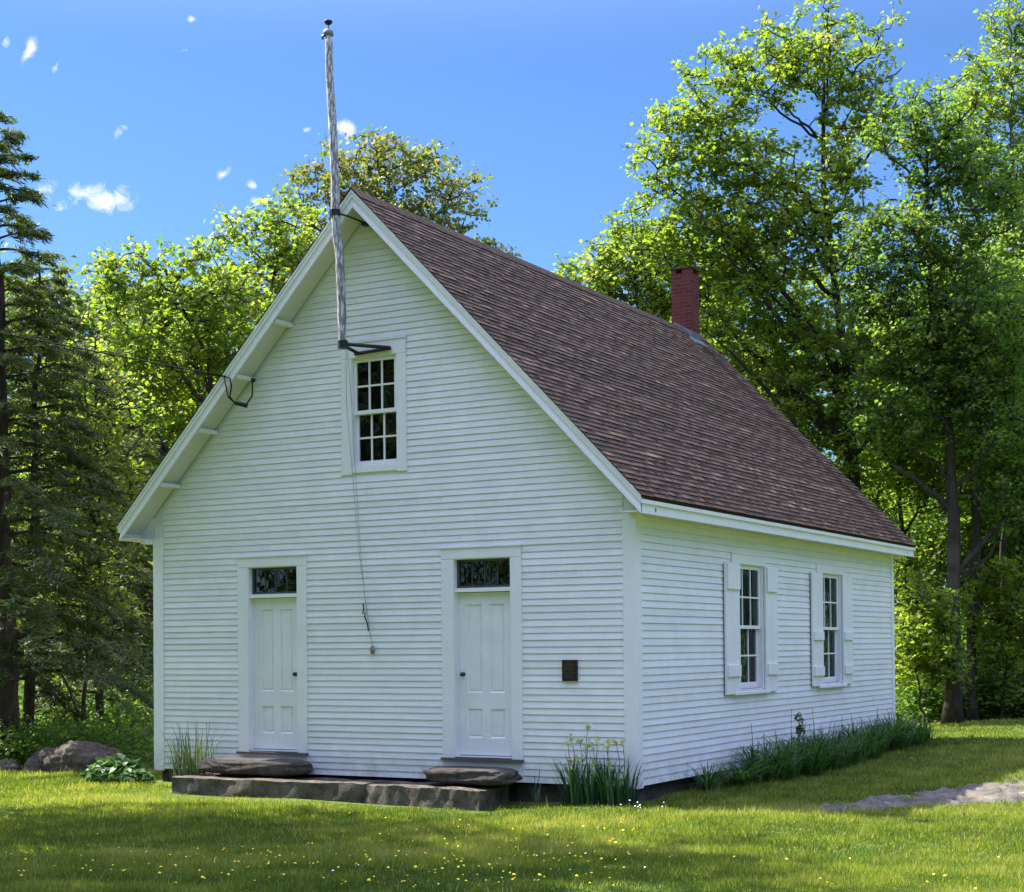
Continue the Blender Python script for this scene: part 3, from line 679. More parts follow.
def slab(label, x0, x1, yf0, yf1, yb, zt, zb, seed):
    """long dressed granite slab; front edge runs from yf0 to yf1"""
    nx_, ny_, nz_ = 70, 16, 8; rg = np.random.default_rng(seed); v = []; f = []
    b = MB()
    def pt(u, v_, w_):
        x = x0+(x1-x0)*u; yf = yf0+(yf1-yf0)*u; y = yf+(yb-yf)*v_; z = zb+(zt-zb)*w_; return [x, y, z]
    def face(fn, a, c):
        k = len(v)
        for i in range(a+1):
            for j in range(c+1): v.append(pt(*fn(i/a, j/c)))
        for i in range(a):
            for j in range(c): f.append((k+i*(c+1)+j, k+(i+1)*(c+1)+j, k+(i+1)*(c+1)+j+1, k+i*(c+1)+j+1))
    face(lambda a, c: (a, 0, c), nx_, nz_); face(lambda a, c: (a, c, 1), nx_, ny_); face(lambda a, c: (1-a, 1, c), nx_, nz_)
    face(lambda a, c: (0, 1-a, c), ny_, nz_); face(lambda a, c: (1, a, c), ny_, nz_)
    V = np.array(v); cen = np.array([(x0+x1)/2, (yf0+yb)/2, (zt+zb)/2])
    V += np.stack([vnoise(V*3, seed), vnoise(V*3+5, seed+1), vnoise(V*2.2+9, seed+2)*.45], 1)*.035
    e = ((V[:, 2] > zt-.03) & (V[:, 1] < yf0+.04)); V[e, 2] -= .012*rg.random(e.sum())
    me = bpy.data.meshes.new('granite_slab'); me.from_pydata(V.tolist(), [], f); me.materials.append(MT['slab'])
    me.polygons.foreach_set('use_smooth', [True]*len(me.polygons)); o = link('granite_slab', me); tag(o, label, 'stone slab', 'granite slabs before the doors')
slab('longer granite slab lying before the left door', 1.03, 4.06, -.86, -.66, -.08, -.035, -.45, 21)
slab('shorter granite slab lying before the right door', 4.09, 5.80, -.66, -.80, -.08, -.045, -.45, 22)
rock('step_stone', 'dark fieldstone doorstep under the left door', 'doorstep', (2.06, -.28, .105), (.86, .27, .115), MT['fieldstone'], 5, .62, .12, .03, 'fieldstone doorsteps', .09)
rock('step_stone', 'rounded grey fieldstone doorstep under the right door', 'doorstep', (5.45, -.31, .10), (.63, .26, .115), MT['fieldstone'], 8, .6, .10, -.03, 'fieldstone doorsteps', .09)
def onground(px, py, z=-.2):
    d = cF + cR*(px-512)/FPX - cU*(py-PY)/FPX; t = (z-CZ)/d[2]; p = cP+d*t; return p[0], p[1]
bx, by = -2.05, 1.35
rock('boulder', 'large rounded grey boulder at the lawn edge left of the schoolhouse', 'boulder', (-2.62, 1.2, -.16), (.60, .5, .43), MT['boulder'], 31, .9, .32, .2)
rock('boulder', 'low humped boulder joined to the left of the large boulder', 'boulder', (-3.12, 1.0, -.18), (.34, .35, .34), MT['boulder'], 32, .9, .2)
rock('boulder', 'small brown stone at the far left edge of the lawn', 'boulder', (-3.75, .62, -.2), (.33, .3, .19), MT['cleat'] if False else MT['boulder'], 33, .9, .2)
rock('boulder', 'brown stone close to the left rear corner of the schoolhouse', 'boulder', (-1.35, 3.2, .0), (.35, .35, .5), MT['boulder'], 34, .9, .2)
# bedrock ledge
out = np.array([(9.45, .25), (9.85, -.2), (10.35, .15), (10.6, 1.0), (11.0, 1.6), (11.5, 2.6), (12.6, 4.0), (13.2, 5.6), (12.2, 5.9), (11.1, 4.4), (10.5, 3.3), (10.0, 2.2), (9.7, 1.2)])
def inpoly_dist(p, poly):
    d = np.full(len(p), 1e9); ins = np.zeros(len(p), bool); n_ = len(poly)
    for i in range(n_):
        a, c = poly[i], poly[(i+1) % n_]; ab = c-a; t = np.clip(((p-a)@ab)/(ab@ab), 0, 1); d = np.minimum(d, np.linalg.norm(p-(a+t[:, None]*ab), axis=1))
        cnd = ((a[1] > p[:, 1]) != (c[1] > p[:, 1])); xi = (c[0]-a[0])*(p[:, 1]-a[1])/(c[1]-a[1]+1e-12)+a[0]; ins ^= cnd & (p[:, 0] < xi)
    return np.where(ins, d, -d)
def ledge_h(x, y):
    p = np.stack([x, y], 1); s = inpoly_dist(p, out)+.16*vnoise(np.stack([x*2.6, y*2.2, x*0], 1), 80); q = np.stack([x*1.3+y*.2, y*.8, x*0], 1)
    return .06*sm(s, -.22, .25)-.03+.05*vnoise(q*1.9, 77)+.05*np.abs(vnoise(q*np.array([3.2, 1.2, 1])*1.8, 78))-.02+.008*np.abs(vnoise(q*11, 79))
lx = np.arange(9.3, 13.8, .05); ly = np.arange(-.6, 7.6, .05); LX, LY = np.meshgrid(lx, ly); xx, yy = LX.ravel(), LY.ravel()
lz = H(xx, yy)+ledge_h(xx, yy); nx, ny = len(lx), len(ly); ii = np.arange((ny-1)*(nx-1)); c0 = (ii//(nx-1))*nx+ii % (nx-1)
keep = inpoly_dist(np.stack([xx, yy], 1), out)[c0] > -.25
me = bpy.data.meshes.new('bedrock_ledge'); me.from_pydata(np.stack([xx, yy, lz], 1).tolist(), [], np.stack([c0, c0+1, c0+nx+1, c0+nx], 1)[keep].tolist())
me.materials.append(MT['ledge']); me.polygons.foreach_set('use_smooth', [True]*len(me.polygons)); tag(link('bedrock_ledge', me), 'flat grey bedrock ledge breaking through the lawn at right', 'rock ledge')

# ------------------------------------------------------------ grass
def patch(x, y): return vnoise(np.stack([x*.35, y*.35, x*0], 1), 50)
K = 1300000; u = RNG.random(K); D = 1/((1/10.2)*(1-u)+(1/46.)*u); px = RNG.uniform(-140, 1164, K)
xy = cP[None, :2]+D[:, None]*(_u*0+np.array([math.sin(YAW), math.cos(YAW), 0]))[None, :2]+(D*(px-512)/FPX)[:, None]*_r[None, :2]
gx_, gy_ = xy[:, 0], xy[:, 1]
ok = ~((gx_ > -.02) & (gx_ < W+.02) & (gy_ > -.02) & (gy_ < L+.02)) & ~((gx_ > .85) & (gx_ < 5.8) & (gy_ > -.8) & (gy_ < 0)) & ~((gx_ > -.3) & (gx_ < 6.6) & (gy_ > -.35) & (gy_ < 0))
ok &= ~((gx_ < -1.0) & (gy_ > 2.2)) & ~((gy_ > 19+.0*gx_))
near = (gx_ > 9.2) & (gx_ < 13.8) & (gy_ > -.7) & (gy_ < 7.7); ld = np.full(K, -1.); ld[near] = inpoly_dist(xy[near], out)+.16*vnoise(np.stack([xy[near][:, 0]*2.6, xy[near][:, 1]*2.2, xy[near][:, 0]*0], 1), 80); ok &= ~((ld > .02) & (RNG.random(K) < np.where(patch(gx_*3.2, gy_*2.1) > .14, .2, .95))) 
ok &= RNG.random(K) < np.clip(.92+.5*patch(gx_, gy_), .35, 1)
bare = np.exp(-(((gx_-8.9)/.55)**2+((gy_+.75)/.35)**2)); ok &= RNG.random(K) > bare*.8
gx_, gy_, D = gx_[ok], gy_[ok], D[ok]; K = len(gx_); gz_ = H(gx_, gy_)
pt_ = patch(gx_, gy_); hh = (.034+.028*RNG.random(K)**2+.022*np.clip(pt_, -.5, 1))*(1+.2*RNG.normal(size=K)); hh *= 1+.55*vnoise(np.stack([gx_*3.4, gy_*3.0, gx_*0], 1), 52); hh = np.clip(hh, .015, .16)
hh *= 1-.45*np.exp(-((gy_+1.0)/.35)**2)*((gx_ > .5) & (gx_ < 6.2)); tall = RNG.random(K) < .012; hh[tall] *= 1.9
wd = .0035*np.maximum(1, D/12)*RNG.uniform(.7, 1.4, K); an = RNG.uniform(0, 2*math.pi, K); ln = RNG.uniform(.1, .75, K)*hh; la = RNG.uniform(0, 2*math.pi, K)
ax_ = np.stack([np.cos(an)*wd, np.sin(an)*wd], 1); base = np.stack([gx_, gy_, gz_-.006], 1)
v0 = base.copy(); v0[:, :2] -= ax_; v1 = base.copy(); v1[:, :2] += ax_; v2 = base.copy(); v2[:, 0] += np.cos(la)*ln; v2[:, 1] += np.sin(la)*ln; v2[:, 2] += hh
tn = np.clip(.42+.22*RNG.normal(size=K)+.40*vnoise(np.stack([gx_*.9, gy_*.9, gx_*0], 1), 51)+.30*vnoise(np.stack([gx_*3.4, gy_*3.0, gx_*0], 1), 52)+.3*pt_, 0, .92); tn[RNG.random(K) < .07] = 1
g = npmesh('lawn_grass', np.stack([v0, v1, v2], 1).reshape(-1, 3), 3, MT['grass'], tint=tn, faces=[(0, 1, 2)])
tag(g, 'short sunny lawn grass in front of and beside the schoolhouse', 'grass', kind='stuff')

def disks(name, pts, r, mat, label, cat):
    n_ = 6; th = np.arange(n_)*2*math.pi/n_; V = np.zeros((len(pts), n_+3, 3)); rr_ = r*RNG.uniform(.6, 1.3, len(pts))
    tl = RNG.uniform(-.4, .4, (len(pts), 2))
    for k in range(n_):
        V[:, k, 0] = pts[:, 0]+rr_*math.cos(th[k]); V[:, k, 1] = pts[:, 1]+rr_*math.sin(th[k]); V[:, k, 2] = pts[:, 2]+rr_*(tl[:, 0]*math.cos(th[k])+tl[:, 1]*math.sin(th[k])-.35)
    V[:, n_] = pts+np.array([0, 0, .004]); V[:, n_+1] = pts+np.array([.0015, 0, -.1]); V[:, n_+2] = pts+np.array([-.0015, 0, -.1])
    fs = [(k, (k+1) % n_, n_) for k in range(n_)]+[(n_, n_+1, n_+2)]
    tag(npmesh(name, V.reshape(-1, 3), n_+3, mat, tint=np.full(len(pts), .5), faces=fs), label, cat, kind='stuff')
def scatter_px(boxes):
    L_ = []
    for (x0_, x1_, y0_, y1_, n_) in boxes:
        for _ in range(n_):
            x, y = onground(random.uniform(x0_, x1_), random.uniform(y0_, y1_), -.1); L_.append((x, y, float(H(x, y))+random.uniform(.05, .1)))
    return np.array(L_)
pts = scatter_px(((180, 520, 850, 890, 110), (0, 180, 855, 890, 30), (380, 640, 815, 860, 60), (0, 380, 800, 850, 20), (640, 1020, 850, 890, 14), (520, 640, 850, 890, 26)))
disks('hawkweed_flowers', pts, .0115, MT['yellow'], 'scattered tiny yellow hawkweed blooms in the foreground lawn', 'wildflowers')
pts = scatter_px(((620, 668, 800, 807, 9), (560, 650, 840, 870, 4), (320, 560, 820, 880, 3)))
disks('daisies', pts, .011, MT['daisy'], 'tiny white daisies by the front right corner', 'wildflowers')

# ------------------------------------------------------------ plants
def blades(name, par, cs, n_, hgt, wdt, spread, mat, droop=.5, segs=5, tmean=.5, upright=.25):
    """arching strap leaves from centres cs (m,3)"""
    cs = np.asarray(cs, float); m_ = len(cs); Kb = m_*n_; c = np.repeat(cs, n_, 0); a = RNG.uniform(0, 2*math.pi, Kb)
    h = hgt*RNG.uniform(.4, 1.3, Kb); out_ = h*RNG.uniform(upright*.3, upright*1.6, Kb); dr = droop*RNG.uniform(.2, 1.2, Kb)
    dv = np.stack([np.cos(a), np.sin(a), np.zeros(Kb)], 1); sv_ = np.stack([-np.sin(a+RNG.uniform(-.7, .7, Kb)), np.cos(a), np.zeros(Kb)], 1)
    b0 = c+dv*(spread*RNG.random(Kb))[:, None]; V = np.zeros((Kb, 2*(segs+1), 3)); ww = wdt*RNG.uniform(.7, 1.3, Kb)
    for s in range(segs+1):
        t = s/segs; z = h*(t-dr*t**3*.6); o_ = out_*(t**1.5)*(1+dr*1.2*t); cc_ = b0+dv*o_[:, None]; cc_[:, 2] += z
        wk = ww*(1-t**2.2)*(.6+.4*min(1, t*4))+.0008; V[:, 2*s] = cc_-sv_*wk[:, None]; V[:, 2*s+1] = cc_+sv_*wk[:, None]
    fs = [(2*s, 2*s+1, 2*s+3, 2*s+2) for s in range(segs)]
    return npmesh(name, V.reshape(-1, 3), 2*(segs+1), mat, par, np.clip(RNG.normal(tmean, .25, Kb), 0, 1), faces=fs)
def stalks(name, par, pts, h, mat, r=.004):
    b = MB(); tips = []
    for p in pts:
        hh_ = h*random.uniform(.75, 1.1); q = [(p[0]+random.uniform(-.05, .05)*t, p[1]+random.uniform(-.05, .05)*t, p[2]+hh_*t) for t in (0, .35, .7, 1)]; b = MB(); b.tube(q, [r*1.3, r, r*.8, r*.5], 5, random.random()); b.build(name, mat, par); tips.append(q)
    return tips
def leafs(name, par, C, size, mat, T, flat=.5, asp=.45, droop=.3):
    """folded leaves at centres C with random attitude"""
    Kb = len(C); n_ = RNG.normal(size=(Kb, 3)); n_[:, 2] = np.abs(n_[:, 2])+flat*2.2; n_ /= np.linalg.norm(n_, axis=1)[:, None]
    a = np.cross(n_, RNG.normal(size=(Kb, 3))); a /= np.linalg.norm(a, axis=1)[:, None]+1e-9; a[:, 2] -= droop; a /= np.linalg.norm(a, axis=1)[:, None]; s = np.cross(n_, a)
    L_ = (size*RNG.uniform(.65, 1.3, Kb))[:, None]; w_ = L_*asp
    V = np.stack([C-a*L_*.5, C+s*w_+n_*w_*.28-a*L_*.05, C+a*L_*.5, C-s*w_+n_*w_*.28-a*L_*.05], 1).reshape(-1, 3)
    return npmesh(name, V, 4, mat, par, T, faces=[(0, 1, 2), (0, 2, 3)])
# iris clump at the front right corner
ic = thing('iris_clump', 'iris clump with sword leaves and pale yellow blooms at the front right corner', 'iris', (7.12, -.28, -.2))
cs = [(6.78+.75*i/9+random.uniform(-.03, .03), -.28+random.uniform(-.1, .1), -.2) for i in range(10)]
blades('leaves', ic, cs, 26, .52, .013, .09, MT['iris'], .25, 5, .4, .30)
tp = stalks('stem', ic, [(x, -.27+random.uniform(-.06, .06), -.2) for x in (6.79, 6.84, 6.93, 7.02, 7.04, 7.12, 7.15, 7.30, 7.36, 7.44, 7.50)], .85, MT['stalk'], .006)
C_ = []
for q in tp:
    for k in range(2):
        t = q[-1] if k == 0 else q[-2]
        if random.random() < .6 or k == 0: leafs('bloom', ic, np.array([(t[0]+random.gauss(0, .016), t[1]+random.gauss(0, .016), t[2]+random.gauss(0, .024)) for _ in range(9)]), .055, MT['petal'], RNG.random(9), .1, .5)
ic2 = thing('foxtail_stem', 'single thin weed stem beside the foundation right of the doorstep', 'weed', (6.28, -.2, -.2))
blades('leaves', ic2, [(6.28, -.2, -.2)]*2, 12, .22, .010, .05, MT['stalk'], .2, 4, .5, .15)
stalks('stem', ic2, [(6.28, -.2, -.2), (6.30, -.21, -.2)], .36, MT['stalk'], .006)
# grey-green stalks by the left corner
gp = thing('lupine_stalks', 'thin grey green stalks growing by the wall left of the left doorstep', 'plant', (.8, -.35, -.2))
blades('leaves', gp, [(.75+.06*i, -.33+random.uniform(-.08, .08), -.2) for i in range(7)], 26, .72, .007, .12, MT['stalk'], .25, 5, .4, .25)
stalks('stem', gp, [(.70+.065*i, -.35+random.uniform(-.08, .08), -.2) for i in range(12)], .85, MT['stalk'], .005)
# hosta at left corner
for (x, y, s, lb) in ((-.66, -.10, .92, 'broad leaved bushy green plant at the left front corner'), (-.15, -.25, .5, 'low weeds under the left corner board')):
    hp = thing('broadleaf_plant', lb, 'plant', (x, y, -.2)); Kn = int(420*s)
    th_ = RNG.uniform(0, 2*math.pi, Kn); rr_ = np.sqrt(RNG.random(Kn))*.50*s; zz = -.2+.05+(.34*s)*(1-(rr_/(.55*s))**2)*RNG.uniform(.35, 1, Kn)
    leafs('leaves', hp, np.stack([x+rr_*np.cos(th_), y+rr_*np.sin(th_), zz], 1), .15*s+.02, MT['hosta'], RNG.random(Kn), .5, .33)
    stalks('stem', hp, [(x+random.uniform(-.2, .2)*s, y+random.uniform(-.2, .2)*s, -.2) for _ in range(10)], .25*s, MT['stalk'])
# day-lily clumps along the side wall
lil = [(1.7, .30, .42), (2.5, .34, .48), (3.3, .42, .58), (4.2, .50, .64), (5.2, .55, .68), (6.2, .56, .62), (7.3, .58, .64), (8.4, .55, .62), (9.5, .5, .6), (10.3, .4, .52)]
for i, (yy, dx, h) in enumerate(lil):
    lb = ('smallest day lily clump nearest the front corner' if i == 0 else 'farthest day lily clump past the rear corner' if i == len(lil)-1 else 'arching dark green day lily clump growing along the shaded side wall')
    p = thing('daylily_clump', lb, 'day lily', (W+.25+dx*.5, yy, float(H(8, yy))), 'day lilies along the side wall')
    cs = [(W+.15+random.random()*dx*1.15, yy+random.uniform(-.5, .5), float(H(8, yy))) for _ in range(7 if i < 2 else 15)]
    blades('leaves', p, cs, 22, h*.95, .013, .10, MT['lily'], .9, 6, .5, .42)
    stalks('stem', p, random.sample(cs, min(3, len(cs))), h*1.25, MT['stalk'], .006)
fs_ = thing('spiky_weed', 'upright weed with leafy spire against the side wall between lilies', 'weed', (W+.3, 4.6, -.1))
tp = stalks('stem', fs_, [(W+.35, 4.75, -.1)], .62, MT['stalk'], .008)
C_ = [(q[k][0]+random.gauss(0, .03), q[k][1]+random.gauss(0, .03), q[k][2]+random.uniform(-.15, .12)) for q in tp for k in (2, 3) for _ in range(30)]
leafs('leaves', fs_, np.array(C_), .07, MT['stalk'], RNG.random(len(C_)), .2)

# ------------------------------------------------------------ trees
def bez(a, c, b_, n_):
    t = np.linspace(0, 1, n_)[:, None]; return (1-t)**2*a+2*t*(1-t)*c+t*t*b_
def decid(name, label, cat, base_px, D, lobes, mat, bark, seed, trunk=None, nclump=130, per=150, lsize=.13, cs_=.55, tm=.5, tsd=.2, r0=.2, nl=14, group=None, flat=.5, twigs=True, sub=5, aspr=.42):
    rg = np.random.default_rng(seed); base = P(base_px, 700, D); base[2] = float(H(base[0], base[1]))
    T = thing(name, label, cat, tuple(base), group)
    # clump centres in the lobes
    L3 = []
    for lb in lobes:
        px_, py_, rx, ry = lb[:4]; dd = lb[4] if len(lb) > 4 else 0
        L3.append((P(px_, py_, D+dd), rx*D/FPX, ry*D/FPX, max(rx, ry)*.8*D/FPX))
    vol = np.array([l[1]*l[2]*l[3]**.6 for l in L3]); vol = vol/vol.sum(); C = []
    tries = 0
    while len(C) < nclump and tries < nclump*30:
        tries += 1; l = L3[rg.choice(len(L3), p=vol)]; d = rg.normal(size=3); d /= np.linalg.norm(d); r = rg.random()**.42
        r *= 1+.16*rg.normal()*.5
        c = l[0]+r*(cR*d[0]*l[1]+np.array([0, 0, 1])*d[2]*l[2]+cF*d[1]*l[3])
        if c[2] < base[2]+.6: continue
        if C and np.min(np.linalg.norm(np.array(C)-c, axis=1)) < cs_*.62: continue
        C.append(c)
    C = np.array(C); ztop_ = C[:, 2].max()
    if trunk: tp_ = np.array([base]+[P(a, b_, D) for a, b_ in trunk])
    else:
        cen = C.mean(0); hi = C[C[:, 2] > ztop_-1.5].mean(0); tp_ = np.array([base, base*.6+cen*.4+np.array([0, 0, -.3]), cen, cen*.3+hi*.7])
        tp_[1, 2] = base[2]+(cen[2]-base[2])*.55
    # resample the trunk
    seg = np.linalg.norm(np.diff(tp_, axis=0), axis=1); cum = np.r_[0, np.cumsum(seg)]; n_ = 26; s = np.linspace(0, cum[-1], n_)
    TR = np.stack([np.interp(s, cum, tp_[:, k]) for k in range(3)], 1); TR[1:, :2] += np.cumsum(rg.normal(size=(n_-1, 2)), 0)*.025
    rad = r0*(1-.86*(s/cum[-1])**.9); rad[0] *= 1.35
    b = MB(); b.tube(TR, rad, 9, .5)
    skel = [TR[int(n_*.3):]]; srad = [rad[int(n_*.3):]]
    # limbs to farthest-point tips
    idx = [int(np.argmax(C[:, 2]))]; dm = np.linalg.norm(C-C[idx[0]], axis=1)
    for _ in range(min(nl, len(C)-1)): k = int(np.argmax(dm)); idx.append(k); dm = np.minimum(dm, np.linalg.norm(C-C[k], axis=1))
    for k in idx:
        tip = C[k]; hd = np.linalg.norm(TR[:, :2]-tip[:2], axis=1); want = tip[2]-hd*rg.uniform(.7, 1.15); j = int(np.argmin(np.abs(TR[:, 2]-want)+.15*hd)); j = min(max(j, 5), n_-3)
        a = TR[j]; mid = a*.45+tip*.55; mid[2] += (.12*np.linalg.norm(tip-a)); mid = mid+rg.normal(size=3)*.18
        pth = bez(a, mid, tip, 12); pth[1:-1] += rg.normal(size=(10, 3))*.04; r1 = min(rad[j]*.75, .02+.019*np.linalg.norm(tip-a)); rr_ = np.linspace(r1, .012, 12)
        b.tube(pth, rr_, 6, .5); skel.append(pth[2:]); srad.append(rr_[2:])
    SK = np.concatenate(skel); tips = []
    for c in C:
        dlt = SK-c; dist = np.linalg.norm(dlt, axis=1)+np.maximum(0, dlt[:, 2])*1.3; k = int(np.argmin(dist)); a = SK[k]; mid = (a+c)/2+np.array([0, 0, .12*np.linalg.norm(a-c)])+rg.normal(size=3)*.1
        n2 = 6; pth = bez(a, mid, c, n2)
        if np.linalg.norm(a-c) > .05 and twigs: b.tube(pth, np.linspace(.022, .008, n2), 4, .5, False)
        SK = np.concatenate([SK, pth[2:]])
    # sub twigs carrying the leaves
    Kc = len(C); dirs = rg.normal(size=(Kc, sub, 3)); dirs[..., 2] = dirs[..., 2]*.55+.15; dirs /= np.linalg.norm(dirs, axis=2)[..., None]
    lens = cs_*rg.uniform(.55, 1.35, (Kc, sub))
    ends = C[:, None]+dirs*lens[..., None]
    if twigs:
        for i in range(Kc):
            for j in range(sub): b.tube([C[i], ends[i, j]], [.008, .004], 3, .5, False)
    b.build('trunk', bark, T, True)
    nl_ = int(per*.60)*Kc; ci = rg.integers(0, Kc, nl_); sj = rg.integers(0, sub, nl_); t = rg.random(nl_)**.6; sp = cs_*.23
    Lp = C[ci]+dirs[ci, sj]*(lens[ci, sj]*t*1.08)[:, None]+rg.normal(size=(nl_, 3))*np.array([sp, sp, sp*.6])
    ct_ = rg.normal(0, tsd*.7, Kc); stt = rg.normal(0, tsd*.4, (Kc, sub)); Tn = np.clip(tm+ct_[ci]+stt[ci, sj]+rg.normal(0, tsd*.5, nl_), 0, 1)
    global RNG; old = RNG; RNG = rg
    leafs('crown', T, Lp, lsize*.93, mat, Tn, flat*.6, aspr); RNG = old
    return T
def hemlock(name, label, base_px, D, top_px, top_py, width_px, seed, zlow=2.2, r0=.2, bare=(), dens=1.0, group=None, sidebias=0):
    rg = np.random.default_rng(seed); base = P(base_px, 700, D); base[2] = float(H(base[0], base[1])); top = P(top_px, top_py, D)
    T = thing(name, label, 'hemlock', tuple(base), group); Ht = top[2]-base[2]; b = MB(); n_ = 20
    TR = np.stack([base*(1-t)+top*t+np.array([rg.normal()*.02, rg.normal()*.02, 0]) for t in np.linspace(0, 1, n_)]); rad = r0*(1-np.linspace(0, 1, n_))**.8+.012; b.tube(TR, rad, 9, .5)
    Wd = width_px*D/FPX; Cs = []; Ax = []; Sz = []; z = zlow; a = rg.uniform(0, 6)
    while z < Ht-.15:
        f = z/Ht; ln_ = Wd*(1-f)**.75*rg.uniform(.42, 1.2)+.3; a += 2.4+rg.uniform(-.4, .4); t = f; p0 = base*(1-t)+top*t
        d = np.array([math.cos(a), math.sin(a), 0]); m_ = 9; tt = np.linspace(0, 1, m_)[:, None]
        up = .22*(1-f)+.35*f; pth = p0+d*ln_*tt+np.array([0, 0, 1.])*ln_*(up*tt-.55*tt**2.2*(1.1-f*.6)); b.tube(pth, np.linspace(.012+.012*ln_, .004, m_), 4, .5, False)
        side = np.cross(d, (0, 0, 1.)); ns = int(ln_*9*dens)+3
        for k in range(ns):
            q = rg.uniform(.22, 1); c0_ = p0+d*ln_*q+np.array([0, 0, 1.])*ln_*(up*q-.55*q**2.2*(1.1-f*.6)); sl_ = (.18+.42*ln_*.35)*(1.15-q*.75)*rg.choice((-1, 1)); sd_ = side*sl_+d*abs(sl_)*.75; sd_[2] -= abs(sl_)*rg.uniform(.15, .5)
            nn = int(20*dens); w_ = rg.random(nn); pos = c0_+sd_*w_[:, None]+rg.normal(size=(nn, 3))*np.array([.045, .045, .03]); Cs.append(pos); Ax.append(np.repeat(sd_[None], nn, 0)*rg.choice((-1, 1), (nn, 1))*.2+np.repeat(sd_[None]/abs(sl_), nn, 0)+rg.normal(size=(nn, 3))*.55); Sz.append(np.full(nn, rg.normal(.45, .18)))
        z += rg.uniform(.05, .11)*(1.2-.4*f)/dens**.5*1.3
    b.build('trunk', MT['bark'], T, True); C = np.concatenate(Cs); A = np.concatenate(Ax); A /= np.linalg.norm(A, axis=1)[:, None]; Tn = np.clip(np.concatenate(Sz)+rg.normal(0, .15, len(C)), 0, 1)
    nn = rg.normal(size=C.shape)*.5; nn[:, 2] += 1; s = np.cross(A, nn); s /= np.linalg.norm(s, axis=1)[:, None]; L_ = rg.uniform(.05, .11, (len(C), 1)); w_ = .014
    V = np.stack([C-A*L_, C+s*w_, C+A*L_, C-s*w_], 1).reshape(-1, 3); npmesh('crown', V, 4, MT['hemlock'], T, Tn, faces=[(0, 1, 2, 3)]); return T

